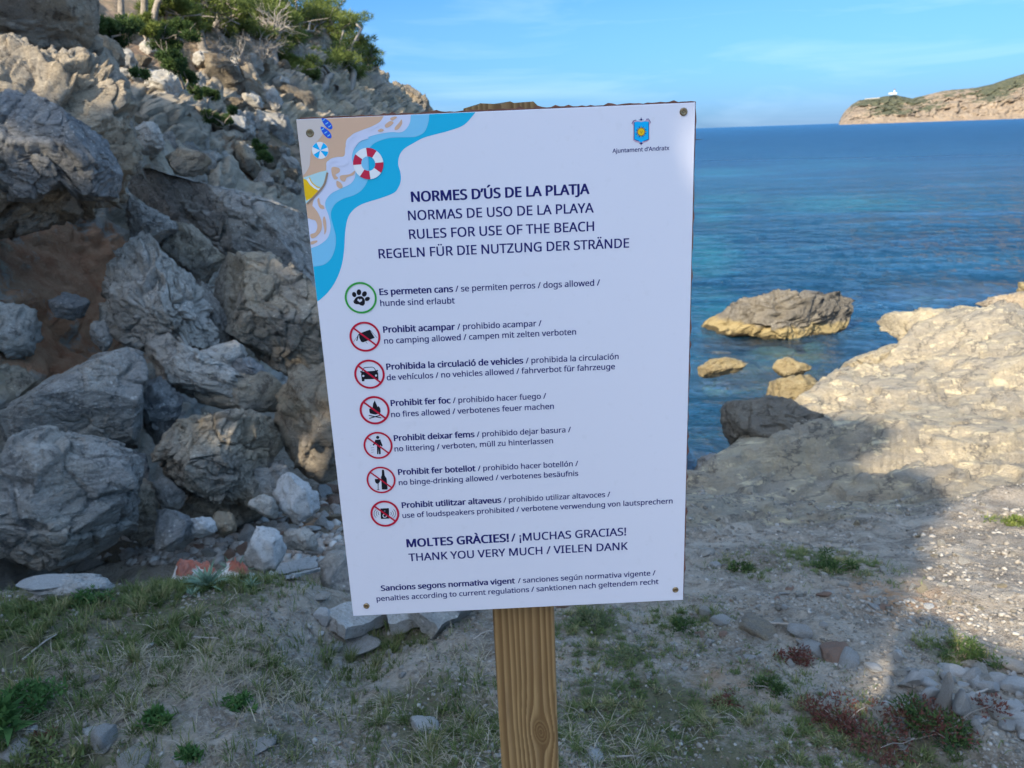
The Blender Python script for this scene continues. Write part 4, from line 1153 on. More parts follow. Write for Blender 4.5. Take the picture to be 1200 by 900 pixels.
# ---------------------------------------------------------------- person on the path, holding up the camera
def person():
    J = {  # joints
        'pelvis': (-.24, -.46, .98), 'waist': (-.24, -.45, 1.12), 'chest': (-.24, -.44, 1.36), 'neck': (-.24, -.42, 1.52), 'head0': (-.24, -.39, 1.62), 'head1': (-.24, -.38, 1.74), 'head2': (-.24, -.39, 1.80),
        'shl': (-.43, -.44, 1.45), 'ell': (-.44, -.30, 1.22), 'wrl': (-.20, -.13, 1.42), 'hal': (-.10, -.10, 1.50),
        'shr': (-.05, -.44, 1.45), 'elr': (.03, -.30, 1.22), 'wrr': (.07, -.14, 1.42), 'har': (.05, -.10, 1.50),
        'hil': (-.34, -.46, .93), 'knl': (-.36, -.43, .52), 'anl': (-.37, -.47, .09), 'tol': (-.38, -.33, .04),
        'hir': (-.14, -.46, .93), 'knr': (-.12, -.43, .52), 'anr': (-.11, -.47, .09), 'tor': (-.10, -.33, .04)}
    R = {'pelvis': .15, 'waist': .13, 'chest': .15, 'neck': .06, 'head0': .085, 'head1': .105, 'head2': .07, 'shl': .07, 'ell': .047, 'wrl': .03, 'hal': .03,
         'shr': .07, 'elr': .047, 'wrr': .03, 'har': .03, 'hil': .1, 'knl': .062, 'anl': .042, 'tol': .035, 'hir': .1, 'knr': .062, 'anr': .042, 'tor': .035}
    E_ = [('pelvis', 'waist'), ('waist', 'chest'), ('chest', 'neck'), ('neck', 'head0'), ('head0', 'head1'), ('head1', 'head2'), ('chest', 'shl'), ('shl', 'ell'), ('ell', 'wrl'), ('wrl', 'hal'),
          ('chest', 'shr'), ('shr', 'elr'), ('elr', 'wrr'), ('wrr', 'har'), ('pelvis', 'hil'), ('hil', 'knl'), ('knl', 'anl'), ('anl', 'tol'), ('pelvis', 'hir'), ('hir', 'knr'), ('knr', 'anr'), ('anr', 'tor')]
    J = {n: ((x - .12, y + .17, z * 1.04) if n not in ('wrl', 'hal', 'wrr', 'har') else (x, y - .05, z)) for n, (x, y, z) in J.items()}
    names = list(J); me = bpy.data.meshes.new('body')
    me.from_pydata([J[n] for n in names], [(names.index(a), names.index(b)) for a, b in E_], [])
    o = link('person', me, simple('dark_clothes', (0.05, 0.06, 0.09), 0.9))
    s = o.modifiers.new('skin', 'SKIN'); 
    for i, n in enumerate(names):
        me.skin_vertices[0].data[i].radius = (R[n], R[n] * (0.75 if n in ('pelvis', 'waist', 'chest') else 1))
    me.skin_vertices[0].data[0].use_root = True
    o.modifiers.new('smooth', 'SUBSURF').levels = 2
    tag(o, 'person in dark clothes standing on the path facing the sign', 'person')


person()


# ---------------------------------------------------------------- stones on the ground
def stone_proto(seed, flat=0.6, shard=False, sub=4):
    rs = np.random.RandomState(seed); S, F = ICO[sub]
    L = shape_rock(S, lambda t: 1 + .26 * np.sin(2 * t + seed) + .16 * np.sin(3 * t + seed * 2), 1.0, seed, .45, 13 if shard else 11, .6, .42)
    L = L[:, [0, 2, 1]]; L[:, 2] *= flat
    return np_mesh('stone', L, F, False)


SP = {}


def stone_mesh(kind, mat):
    key = (kind, mat.name)
    if key not in SP:
        me = stone_proto(40 + kind, [.55, .7, .9, .3, .35, .5][kind % 6], kind % 6 in (3, 4))
        me.materials.append(mat); SP[key] = me
    return SP[key]


def stone(u, v, wpx, kind, mat, label, stretch=(1, 1, 1), rz=None, tilt=(0, 0), name='stone', cat='stone', group=None, lift=0.25):
    P = ghit(u, v); dist = np.linalg.norm(P - EYE); s = wpx / 2 * dist / FPX
    o = bpy.data.objects.new(name, stone_mesh(kind, mat)); COL.objects.link(o)
    o.scale = (s * stretch[0], s * stretch[1], s * stretch[2]); o.location = (P[0], P[1], P[2] + s * lift * stretch[2])
    o.rotation_euler = (tilt[0], tilt[1], (u * .37 % 3) if rz is None else rz)
    return tag(o, label, cat, group)


STN = [
 (495, 856, 28, 1, M_WHITE, 'pale rounded stone lying left of the post in thin grass'),
 (701, 890, 28, 3, M_WHITE, 'angular pale stone at the bottom edge right of the post'),
 (383, 731, 26, 2, M_WHITE, 'cream stone in the hollow below the lower left sign corner'),
 (375, 703, 26, 4, M_PALE, 'flat white stone above the cream one beside the bank'),
 (374, 746, 12, 3, M_WHITE, 'small white chip under the cream stone'),
 (415, 762, 46, 0, M_STONE, 'wide flat grey stone half buried under the sign'),
 (110, 798, 18, 4, M_GREY, 'small slate-grey flat stone on the dead grass'),
 (112, 858, 20, 3, M_WHITE, 'small white stone among green plants at the left'),
 (38, 858, 11, 1, M_WHITE, 'tiny white pebble near the left edge'),
 (160, 893, 34, 0, M_PALE, 'rounded pale stone at the bottom edge on the left'),
 (128, 868, 30, 2, M_STONE, 'rough grey stone above the bottom edge stones'),
 (212, 896, 18, 1, M_WHITE, 'white stone cut by the bottom edge of the picture'),
 (24, 880, 34, 4, M_STONE, 'flat grey stone near the bottom left corner'),
 (312, 876, 30, 4, M_STONE, 'broken grey stone in dry twigs left of centre'),
 (394, 762, 18, 1, M_STONE, 'grey stone at the edge of the hollow'),
 (890, 738, 36, 0, M_BROWN, 'brown rounded stone half sunk in the path'),
 (845, 731, 20, 1, M_STONE, 'grey stone left of the brown one on the path'),
 (828, 722, 16, 2, M_PALE, 'pale little stone near the lower right sign corner'),
 (940, 742, 24, 1, M_STONE, 'squat grey stone right of the brown one'),
 (985, 770, 40, 4, M_REDROCK, 'flat reddish grey stone beside the shadow edge'),
 (955, 762, 26, 0, M_STONE, 'low rounded stone left of the flat reddish one'),
 (1000, 778, 34, 3, M_STONE, 'tilted grey slab stone right of the flat reddish one'),
 (1022, 785, 14, 1, M_WHITE, 'small egg-shaped white pebble near the rubble'),
 (1052, 770, 14, 2, M_WHITE, 'white upright chip above the rubble'),
 (1117, 789, 30, 4, M_WHITE, 'long white slab at the top of the rubble'),
 (1145, 800, 28, 3, M_STONE, 'grey triangular slab right of the long white one'),
 (1088, 826, 24, 5, M_WHITE, 'upright pointed white stone in the rubble'),
 (1072, 804, 26, 4, M_WHITE, 'thin white shard leaning left of the pointed stone'),
 (1130, 837, 32, 3, M_STONE, 'grey slab shard right of the pointed white stone'),
 (1172, 836, 30, 4, M_PALE, 'pale slab shard near the right edge'),
 (1108, 828, 22, 2, M_STONE, 'chunky grey shard behind the pointed stone'),
 (1150, 820, 26, 3, M_STONE, 'narrow grey shard in the rubble at the right'),
 (1190, 783, 20, 1, M_STONE, 'stone on the sunlit rim at the right edge'),
 (1090, 712, 13, 4, M_WHITE, 'thin pale splinter in the head-shaped shadow'),
 (1136, 782, 14, 1, M_PALE, 'pale stone on the slope above the slabs'),
 (830, 650, 22, 4, M_PALE, 'pale flat stone beside the right edge of the sign'),
 (840, 665, 14, 1, M_STONE, 'small grey stone beside the right edge of the sign'),
 (1060, 880, 12, 1, M_PALE, 'pebble below the red-brown plants'),
 (860, 893, 8, 1, M_WHITE, 'white pebble near the bottom edge right of the grass'),
 (768, 884, 9, 1, M_WHITE, 'white pebble in the grass right of the post'),
 (140, 648, 30, 0, M_TAN, 'yellowish pale stone at the foot of the left boulder'),
 (133, 658, 14, 1, M_TAN, 'small cream stone touching the yellowish pale one'),
 (108, 664, 20, 0, M_PALE, 'low stone at the edge of the grassy bank'),
 (660, 712, 16, 1, M_REDROCK, 'reddish stone under the bottom edge of the sign'),
]
for (u, v, w, kd, mt, lab) in STN:
    tl = (0, 0); stt = (1, .75, .8)
    if 'pointed' in lab: stt = (.75, .5, 2.0); tl = (.2, .12)
    elif 'shard' in lab or 'slab' in lab: stt = (1.15, .6, .9); tl = (RS.uniform(-.5, .5), RS.uniform(-.4, .4))
    stone(u, v, w, kd, mt, lab, stt, tilt=tl)

# group stones: rubble between boulders and on the path
n_ = 0
GL = {'bank': ' stone in the rubble between the boulders and the sign', 'path': ' stone lying on the bare grey path', 'shelf': ' stone on the sunlit shelf at the right', 'heap': ' broken stone in the heap at the lower right'}
for (x0, x1, y0, y1, n, smin, smax, mts, key) in ((215, 400, 575, 655, 130, 10, 27, [M_WHITE, M_PALE, M_TAN, M_STONE, M_REDROCK], 'bank'), (20, 130, 640, 668, 12, 8, 15, [M_STONE, M_PALE], 'bank'),
                                             (820, 1060, 690, 790, 46, 6, 13, [M_STONE, M_STONE, M_PALE, M_REDROCK], 'path'), (340, 480, 700, 800, 14, 6, 12, [M_STONE, M_PALE], 'path'),
                                             (1040, 1200, 785, 860, 60, 8, 24, [M_STONE, M_WHITE, M_WHITE, M_PALE], 'heap'), (960, 1200, 590, 720, 34, 6, 11, [M_CREAM, M_PALE, M_CREAM], 'shelf'),
                                             (640, 820, 712, 800, 14, 6, 11, [M_STONE, M_PALE], 'path')):
    for _ in range(n):
        u, v = RS.uniform(x0, x1), RS.uniform(y0, y1)
        kd = RS.randint(6)
        mt_ = mts[RS.randint(len(mts))]; w_ = RS.uniform(smin, smax)
        cw_ = {'white_stone': 'white', 'pale_limestone': 'pale grey', 'tan_limestone': 'tan', 'path_stone': 'grey', 'reddish_stone': 'reddish', 'cream_shelf_rock': 'cream'}[mt_.name]
        lb_ = ('larger ' if w_ > (smin + smax) / 2 else 'small ') + cw_ + {3: ' flat', 4: ' flat'}.get(kd, '') + GL[key]
        stone(u, v, w_, kd, mt_, lb_, (1, RS.uniform(.5, 1), RS.uniform(.6, 1)), RS.uniform(0, 6), (RS.uniform(-.5, .5), RS.uniform(-.5, .5)), group='small stones: ' + key, lift=.2)

# gravel, past counting
def gravel(n, sampler, name, label, mat, s0, s1, seed):
    rs = np.random.RandomState(seed)
    U = sampler(rs, n)
    x, y = U[:, 0], U[:, 1]
    kp = fbm(np.stack([x, y, 0 * x], 1) * 2.6 + 8, 3) > -.12 + .3 * rs.normal(size=n); x, y = x[kp], y[kp]; z = surf(x, y)
    S, F = ICO[1]
    # 12-vertex pebbles
    bmv = np.array([(0, 0, 1), (0.89, 0, .45), (.28, .85, .45), (-.72, .53, .45), (-.72, -.53, .45), (.28, -.85, .45), (.72, .53, -.45), (-.28, .85, -.45), (-.89, 0, -.45), (-.28, -.85, -.45), (.72, -.53, -.45), (0, 0, -1)])
    bf = np.array([(0, 1, 2), (0, 2, 3), (0, 3, 4), (0, 4, 5), (0, 5, 1), (1, 6, 2), (2, 7, 3), (3, 8, 4), (4, 9, 5), (5, 10, 1), (1, 10, 6), (2, 6, 7), (3, 7, 8), (4, 8, 9), (5, 9, 10), (6, 11, 7), (7, 11, 8), (8, 11, 9), (9, 11, 10), (10, 11, 6)])
    r = np.hypot(x, y)
    s = (rs.rand(len(x)) ** 3 * (s1 - s0) + s0) * np.clip(r / 3, .7, 3)
    th = rs.rand(len(x)) * 6.28; c, sn = np.cos(th), np.sin(th)
    V = bmv[None] * (1 + .3 * rs.normal(size=(len(x), 12, 1)).clip(-1, 1)) * np.stack([rs.uniform(.8, 1.3, len(x)), rs.uniform(.6, 1, len(x)), rs.uniform(.35, .8, len(x))], 1)[:, None]
    V = np.stack([V[..., 0] * c[:, None] - V[..., 1] * sn[:, None], V[..., 0] * sn[:, None] + V[..., 1] * c[:, None], V[..., 2]], 2) * s[:, None, None]
    V += np.stack([x, y, z + s * .10], 1)[:, None]
    Fs = (bf[None] + np.arange(len(x))[:, None, None] * 12).reshape(-1, 3)
    me = np_mesh(name, V.reshape(-1, 3), Fs, False)
    attr(me, 'tone', np.repeat(rs.rand(len(x)), 12))
    tag(link(name, me, mat), label, None, None, 'stuff')


def pebble_mat(name, a, b, c):
    k = NT(name); t = k.attr('tone')
    col = k.mix(k.rng(t, 0, .6), a, b); col = k.mix(k.rng(t, .8, 1), col, c)
    return k.done(col, .9, None, .2)


def poly_sampler(regions):
    """image-side rectangles give the patch of path; samples are uniform on the ground inside"""
    tabs = []
    for (u0, v0, u1, v1, wgt) in regions:
        q = [ghit(u, v) for u, v in ((u0, v0), (u1, v0), (u1, v1), (u0, v1))]
        tabs.append((np.array(q), wgt))
    W = np.array([w for _, w in tabs], float); W /= W.sum()

    def f(rs, n):
        k = rs.choice(len(tabs), n, p=W); a = rs.rand(n); b = rs.rand(n) ** 1.0
        Q = np.stack([tabs[i][0][:, :2] for i in range(len(tabs))])[k]
        top = Q[:, 0] * (1 - a)[:, None] + Q[:, 1] * a[:, None]; bot = Q[:, 3] * (1 - a)[:, None] + Q[:, 2] * a[:, None]
        return bot * (1 - b ** 1.4)[:, None] + top * (b ** 1.4)[:, None]
    return f


gravel(17000, poly_sampler([(300, 690, 1000, 900, 3), (-100, 690, 330, 900, 1.2), (800, 560, 1300, 740, 3), (980, 700, 1300, 900, 2)]), 'gravel', 'loose grey gravel scattered over the path', pebble_mat('gravel_stone', (0.11, 0.10, 0.085), (0.25, 0.225, 0.195), (0.36, 0.34, 0.31)), .003, .014, 3)
gravel(9000, poly_sampler([(250, 700, 1000, 900, 3), (-100, 700, 330, 900, 2)]), 'soil_crumbs', 'brown crumbs of dry soil on the path', pebble_mat('soil_crumb', (0.10, 0.08, 0.06), (0.20, 0.16, 0.12), (0.30, 0.26, 0.21)), .002, .009, 31)
gravel(4500, poly_sampler([(215, 585, 410, 640, 3), (60, 640, 200, 652, .5), (150, 625, 400, 662, 2)]), 'rubble', 'pale broken rubble at the foot of the boulders', pebble_mat('rubble_stone', (0.22, 0.18, 0.15), (0.36, 0.33, 0.30), (0.50, 0.49, 0.47)), .006, .03, 4)


# ---------------------------------------------------------------- lump of old concrete, painted stones, boards
def lump(uv, wpx, hpx, dpx, mat, label, name, cat, seed, boxy=.55, rz=0.1, sub=5, rough=1.0, planes=12, lift=.3, fy=None):
    P = ghit(*uv)
    if fy is not None:
        P = at_y(uv[0], uv[1], fy); P[2] = float(surf(P[0], P[1])[0])
    dist = np.linalg.norm(P - EYE); s = dist / FPX
    S, F = ICO[sub]
    L = shape_rock(S, lambda t: 1.0 + 0 * t, 1.0, seed, rough, planes, boxy)[:, [0, 2, 1]] * np.array([wpx, dpx, hpx]) * s / 2
    me = np_mesh(name, L, F); o = link(name, me, mat, None, P + [0, 0, hpx * s * lift]); o.rotation_euler = (0, 0, rz)
    return tag(o, label, cat)


lump((84, 702), 66, 27, 34, M_STONE, 'lump of rough grey concrete on the grassy bank', 'concrete_lump', 'lump', 71, lift=.22)
for i, (u, v, w, lab) in enumerate(((52, 688, 34, 'flat white pebble on the left end of the concrete lump'), (70, 681, 26, 'flat grey-white pebble on top of the concrete lump'), (60, 694, 26, 'lowest flat pebble leaning on the concrete lump'), (120, 690, 12, 'small round pebble at the right end of the concrete lump'))):
    P = ghit(82, 702); dist = np.linalg.norm(P - EYE); s = dist / FPX
    o = bpy.data.objects.new('pebble', stone_mesh(0, M_WHITE)); COL.objects.link(o); o.scale = (w * s / 2, w * s / 3, w * s / 5)
    o.location = (P[0] + (u - 82) * s * .75, P[1] - .01 + (v - 688) * -.002, P[2] + (27 * s) * (.74 if v < 690 else .55)); o.rotation_euler = (0, .05, .2); tag(o, lab, 'pebble')

# white stones with a streak of red paint
M_PAINT = NT('red_painted_white_stone')
k = M_PAINT; v_ = k.coord(); sep = k.n('ShaderNodeSeparateXYZ'); k.c(v_, sep.inputs[0])
nn = k.noise(v_, 14, 5, .6)
hgt = k.math('ADD', sep.outputs['Z'], k.math('MULTIPLY', nn, 0.05))
redf = k.rng(hgt, 0.093, 0.101)
colr = k.mix(redf, k.mix(k.rng(k.noise(v_, 20, 6, .7), .4, .65), (0.58, 0.56, 0.53), (0.42, 0.40, 0.37)), k.mix(k.rng(k.noise(v_, 30, 6, .7), .4, .7), (0.33, 0.10, 0.065), (0.27, 0.14, 0.11)))
M_PAINT = k.done(colr, .85, k.bump(nn, .02, .6), .2)
lump((205, 648), 50, 50, 34, M_PAINT, 'white stone with a red-orange painted top, left of the painted pair', 'painted_stone', 'painted stone', 72, rz=-.05, fy=3.02, lift=.35)
lump((238, 646), 30, 46, 26, M_PAINT, 'middle stone with red-orange paint along its top', 'painted_stone', 'painted stone', 73, fy=3.05, lift=.35)
lump((268, 642), 42, 54, 32, M_PAINT, 'white stone with red-orange paint, right of the painted pair', 'painted_stone', 'painted stone', 74, rz=-.1, fy=3.05, lift=.4)


def slab(u0, v0, u1, v1, th, wd, mat, label, name='slab', cat='slab', dz=0.02, tilt=0.0, noise_=.004):
    """flat broken slab lying between two ground points"""
    A = ghit(u0, v0); B = ghit(u1, v1); c = (A + B) / 2; d = B - A; L = np.linalg.norm(d)
    bm = bmesh.new(); bmesh.ops.create_grid(bm, x_segments=24, y_segments=12, size=1)
    r = bmesh.ops.extrude_face_region(bm, geom=bm.faces[:])
    for e in r['geom']:
        if isinstance(e, bmesh.types.BMVert): e.co.z -= 1
    bmesh.ops.recalc_face_normals(bm, faces=bm.faces)
    co = np.array([q_.co[:] for q_ in bm.verts])
    edge = 1 + .10 * perlin(co * 2.3 + u0); co[:, 0] *= edge; co[:, 1] *= 1 + .2 * perlin(co * 1.7 + v0)
    co = co * [L / 2, wd / 2, th]; co += perlin(co * 30 + 5)[:, None] * noise_
    for q_, p_ in zip(bm.verts, co): q_.co = p_
    me = bpy.data.meshes.new(name); bm.to_mesh(me); bm.free()
    o = link(name, me, mat, None, c + [0, 0, dz + th]); o.rotation_euler = (tilt, -math.atan2(d[2], math.hypot(d[0], d[1])), math.atan2(d[1], d[0]))
    return tag(o, label, cat)


slab(306, 678, 372, 664, .018, .12, M_WHITE, 'long pale flat stone slab lying at the edge of the hollow')
slab(340, 682, 392, 668, .012, .05, M_STONE, 'narrow grey stone slab beside the long pale one')
slab(455, 738, 505, 722, .05, .16, M_STONE, 'broken grey concrete slab just under the bottom edge of the sign', dz=.03)
slab(500, 748, 548, 716, .06, .14, M_GREY, 'smooth blue-grey slab tilted under the bottom edge of the sign', dz=.04, tilt=.5)
slab(395, 745, 450, 722, .05, .14, M_STONE, 'dusty grey slab left of the broken one under the sign', dz=.02, tilt=.2)


# sticks
def stick(u0, v0, u1, v1, r, label, mat=None, lift=.012):
    A = ghit(u0, v0); B = ghit(u1, v1); rs = np.random.RandomState(int(u0)); v_, f_ = limb(A + [0, 0, lift], B + [0, 0, lift + .01], r, r * .5, rs, 8, .12)
    tag(link('stick', np_mesh('stick', v_ - A, f_), M_DEAD, None, A), label, 'stick')


stick(27, 777, 68, 750, .004, 'bleached stick lying on the bare patch at the left')
stick(228, 750, 258, 755, .004, 'curved pale stick in the dead grass')
stick(900, 733, 930, 739, .006, 'pale stick on the path near the shadow edge')
stick(555, 757, 578, 750, .003, 'thin dry stem leaning towards the post', lift=.03)
stick(716, 891, 742, 893, .004, 'short stick beside the angular pale stone')
stick(1140, 818, 1165, 812, .005, 'grey stick across the rubble shards')


# ---------------------------------------------------------------- grass, mats, dead stalks
def blades(n, tab, name, label, mat, h0, h1, w, lean, seed, dens_thr=0.25, tone_shift=0.0, clump=True, patch=-.14):
    rs = np.random.RandomState(seed)
    pts = []
    wts = np.array([e[2] * e[3] * e[4] for e in tab]); wts /= wts.sum()
    k = rs.choice(len(tab), n, p=wts); T = np.array(tab)[k]
    off = rs.normal(size=(n, 2)) * .62
    x = T[:, 0] + off[:, 0] * T[:, 2]; y = T[:, 1] + off[:, 1] * T[:, 3]
    if clump:
        ck = np.floor(np.stack([x, y], 1) / .055).astype(np.int64); hh = _h(ck[:, 0], ck[:, 1], 0 * ck[:, 0]); rj = _R3[hh]
        keep = rj[:, 3] > .42
        cxy = (ck + rj[:, :2]) * .055
        x = np.where(keep, cxy[:, 0] + (x - cxy[:, 0]) * .55, x); y = np.where(keep, cxy[:, 1] + (y - cxy[:, 1]) * .55, y)
        kk = keep | (rs.rand(n) < .25); x, y, cxy, hh = x[kk], y[kk], cxy[kk], hh[kk]
        out = np.stack([x - cxy[:, 0], y - cxy[:, 1]], 1)
        ct = _R3[hh, 2]
    else:
        out = rs.normal(size=(n, 2)) * .02; ct = rs.rand(len(x))
    pn = fbm(np.stack([x, y, 0 * x], 1) * 3.1, 4)
    m = (y > 1.2) & (np.abs(x) < y * 1.0) & (pn > patch + .25 * rs.normal(size=len(x))); x, y, out, ct = x[m], y[m], out[m], ct[m]
    n = len(x); z = surf(x, y)
    th = rs.rand(n) * 6.28; hgt = rs.uniform(h0, h1, n) * (0.6 + .8 * ct)
    dr = out * 14 + np.stack([np.cos(th), np.sin(th)], 1) * lean; 
    sd = np.stack([-np.sin(th), np.cos(th), 0 * th], 1) * (w * rs.uniform(.6, 1.3, n))[:, None]
    b = np.stack([x, y, z - .004], 1)
    m1 = b + np.stack([dr[:, 0] * .35 * hgt, dr[:, 1] * .35 * hgt, hgt * .62], 1)
    m2 = b + np.stack([dr[:, 0] * 1.0 * hgt, dr[:, 1] * 1.0 * hgt, hgt * (1.0 - .25 * np.minimum(1, np.hypot(dr[:, 0], dr[:, 1])))], 1)
    V = np.stack([b - sd, b + sd, m1 - sd * .8, m1 + sd * .8, m2], 1).reshape(-1, 3)
    i = np.arange(n)[:, None] * 5
    F = np.concatenate([i + [0, 1, 3], i + [0, 3, 2], i + [2, 3, 4]])
    me = np_mesh(name, V, F, False)
    t = np.clip(ct * .6 + rs.rand(n) * .45 + tone_shift, 0, 1)
    attr(me, 'tone', np.repeat(t, 5))
    tag(link(name, me, mat), label, None, None, 'stuff')


LEFTG = [e for e in GREEN if e[0] < -.25]; MIDG = [e for e in GREEN if e[0] >= -.25]
blades(70000, LEFTG, 'grass', 'short green grass on the bank and path at the left', M_GRASS, .018, .055, .0015, .5, 21)
blades(60000, MIDG, 'grass', 'thin green grass around the post and to its right', M_GRASS, .008, .028, .0014, .8, 22, tone_shift=.05)
blades(50000, GREEN, 'ground_cover', 'low matted green ground cover', M_MAT, .004, .014, .0035, 1.3, 23)
WIDE = px_ellipses([(200, 790, 200, 60, 1), (60, 860, 120, 50, .6), (300, 720, 60, 30, .6), (500, 830, 120, 60, .5), (560, 885, 90, 25, .7), (330, 820, 90, 50, .7), (760, 870, 120, 40, .5)])
blades(27000, WIDE, 'dead_grass', 'matted dead straw over the path', M_STRAW, .004, .03, .0012, 2.8, 24, clump=True, patch=.02)
REDG = px_ellipses([(1060, 865, 60, 28, 1), (985, 855, 45, 20, .6), (850, 826, 22, 8, .8), (930, 770, 40, 14, .6), (965, 800, 50, 18, .5), (945, 720, 20, 8, .3), (550, 765, 30, 10, .5), (815, 745, 30, 18, .4)])


def clump_plant(u, v, wpx, hpx, n, ln, wd, mat, label, name='plant', cat='plant', seed=1, spread=1.0, z0=.3):
    P = ghit(u, v); s = np.linalg.norm(P - EYE) / FPX; rs = np.random.RandomState(seed)
    R = wpx * s / 2; Hh = hpx * s
    root = empty(name, P); tag(root, label, cat)
    sub = [P + [rs.normal() * R * .45, rs.normal() * R * .35, Hh * rs.uniform(.15, .6)] for _ in range(14)]
    V, F, T = sprays(sub, [R * .32] * 14, n // 14, ln, wd, rs, .5, Hh / R * .7 if R > 0 else 1)
    V[:, 2] = np.maximum(V[:, 2], P[2] - .02)
    me = np_mesh('leaves', V - P, F, False); attr(me, 'tone', T); link('leaves', me, mat, root)
    parts = [limb(P, q_, .0022, .001, rs, 5, .3) for q_ in sub]
    v_, f_ = join(parts); link('stems', np_mesh('stems', v_ - P, f_), M_BARK, root)


PL = [(1065, 868, 120, 34, 1500, .014, .0035, M_REDPL, 'wide dark red-brown creeping plant at the lower right'),
      (990, 850, 80, 20, 800, .012, .003, M_REDPL, 'smaller red-brown plant left of the wide one'),
      (1085, 862, 70, 38, 700, .016, .003, M_BUSH, 'dark green heath growing through the red-brown plant'),
      (850, 828, 36, 10, 320, .010, .0025, M_REDPL, 'flat reddish plant at the edge of the grass'),
      (935, 772, 50, 14, 420, .012, .003, M_REDPL, 'thin reddish plant beside the flat stones'),
      (1130, 775, 50, 24, 600, .014, .003, M_BUSH, 'low dark green plant in the shadow on the slope'),
      (905, 808, 44, 12, 300, .012, .003, M_BUSH, 'small dark plant in the middle of the rubble path'),
      (1118, 868, 44, 26, 420, .014, .003, M_BUSH, 'dark tuft at the right of the red-brown plants'),
      (245, 690, 74, 26, 0, 0, 0, None, ''),
      (188, 850, 26, 24, 150, .022, .006, M_LEAF, 'small bright green plant on the bare earth'),
      (222, 892, 20, 18, 110, .022, .006, M_LEAF, 'small green plant at the bottom left of centre'),
      (38, 828, 66, 30, 900, .016, .005, M_LEAF, 'dense bright green clover patch at the left edge'),
      (4, 856, 34, 44, 26, .06, .011, M_LEAF, 'long-leaved green plant cut by the left edge'),
      (282, 828, 30, 12, 110, .02, .006, M_LEAF, 'small leafy plant beside the dead straw'),
      (60, 892, 80, 26, 700, .022, .004, M_GRASS, 'yellow-green tuft at the bottom left corner'),
      (110, 708, 40, 20, 420, .014, .004, M_LEAF, 'yellow-green weed beside the concrete lump'),
      (1188, 615, 30, 12, 260, .02, .005, M_PINE, 'yellow-green tuft at the right edge on sunlit ground'),
      (690, 732, 54, 22, 620, .02, .003, M_MAT, 'rounded grey-green cushion plant right of the post'),
      (972, 668, 50, 10, 420, .02, .004, M_BUSH, 'dark flat plant in the shade on the path'),
      (868, 668, 26, 8, 200, .02, .004, M_BUSH, 'small dark plant right of the sign'),
      (735, 772, 60, 10, 420, .014, .003, M_MAT, 'flat dark weed right of the post'),
      (800, 738, 40, 16, 300, .014, .003, M_BUSH, 'small dark weed under the right corner of the sign'),
      (55, 868, 16, 12, 80, .012, .004, M_REDPL, 'tiny dark red seed head plant')]
for i, (u, v, w, h, n, ln, wd, mt, lab) in enumerate(PL):
    if mt is not None: clump_plant(u, v, w, h, n, ln, wd, mt, lab, seed=50 + i)


def rosette(u, v, wpx, label, n=46, seed=3):
    P = ghit(u, v); s = np.linalg.norm(P - EYE) / FPX; R = wpx * s / 2; rs = np.random.RandomState(seed)
    V = []; F = []; T = []
    for i in range(n):
        th = i * 2.4 + rs.normal() * .1; el = math.radians(rs.uniform(8, 75)); L = R * rs.uniform(.75, 1.15) * (1 if el < .9 else .7); w = R * .045
        d = np.array([math.cos(th) * math.cos(el), math.sin(th) * math.cos(el), math.sin(el)]); sd = np.array([-math.sin(th), math.cos(th), 0]) * w
        p0 = np.zeros(3); p1 = d * L * .5 + [0, 0, L * .03]; p2 = d * L + [0, 0, -L * .10]
        o = len(V); V += [p0 - sd * .5, p0 + sd * .5, p1 - sd, p1 + sd, p1 - [0, 0, w * .4], p2]
        F += [(o, o + 4, o + 2), (o, o + 1, o + 4), (o + 1, o + 3, o + 4), (o + 2, o + 4, o + 5), (o + 4, o + 3, o + 5)]; T += [rs.rand()] * 6
    root = empty('rosette_plant', P + [0, 0, .01]); tag(root, label, 'plant')
    me = np_mesh('leaves', V, F, False); attr(me, 'tone', T); link('leaves', me, M_ROSETTE, root)


rosette(244, 690, 68, 'spiky grey-green rosette plant in the middle of the bank')
rosette(275, 676, 52, 'second spiky rosette plant behind and right of the larger one', 40, 5)
rosette(225, 700, 26, 'small spiky rosette at the left foot of the large one', 26, 6)
rosette(295, 690, 30, 'small grey-green rosette at the right edge of the bank', 30, 8)


# dark bag lying on the shelf at the right edge
def bag():
    P = at_y(1198, 372, 10.2)
    bm = bmesh.new(); bmesh.ops.create_icosphere(bm, subdivisions=4, radius=1)
    co = np.array([q_.co[:] for q_ in bm.verts])
    co = np.sign(co) * np.abs(co) ** .6 * [.07, .10, .09]; co[:, 0] *= 1 - .25 * (co[:, 2] > 0) * (co[:, 2] / .09); co += perlin(co * 20)[:, None] * .01
    for q_, p_ in zip(bm.verts, co): q_.co = p_
    me = bpy.data.meshes.new('bag_body'); bm.to_mesh(me); bm.free()
    for p in me.polygons: p.use_smooth = True
    root = empty('bag', P - [0, 0, .08]); tag(root, 'small dark bag lying on the rock crest at the right edge', 'bag')
    m = simple('black_fabric', (0.02, 0.022, 0.03), .8, .2)
    link('bag_body', me, m, root, (0, 0, .09))
    t = np.linspace(0, math.pi, 14); path = np.stack([-.06 - .03 * np.sin(t), 0 * t, .05 + .05 * (1 - np.cos(t))], 1)
    v_, f_ = tube(path, .008, 6); link('strap', np_mesh('strap', v_, f_), m, root)


bag()


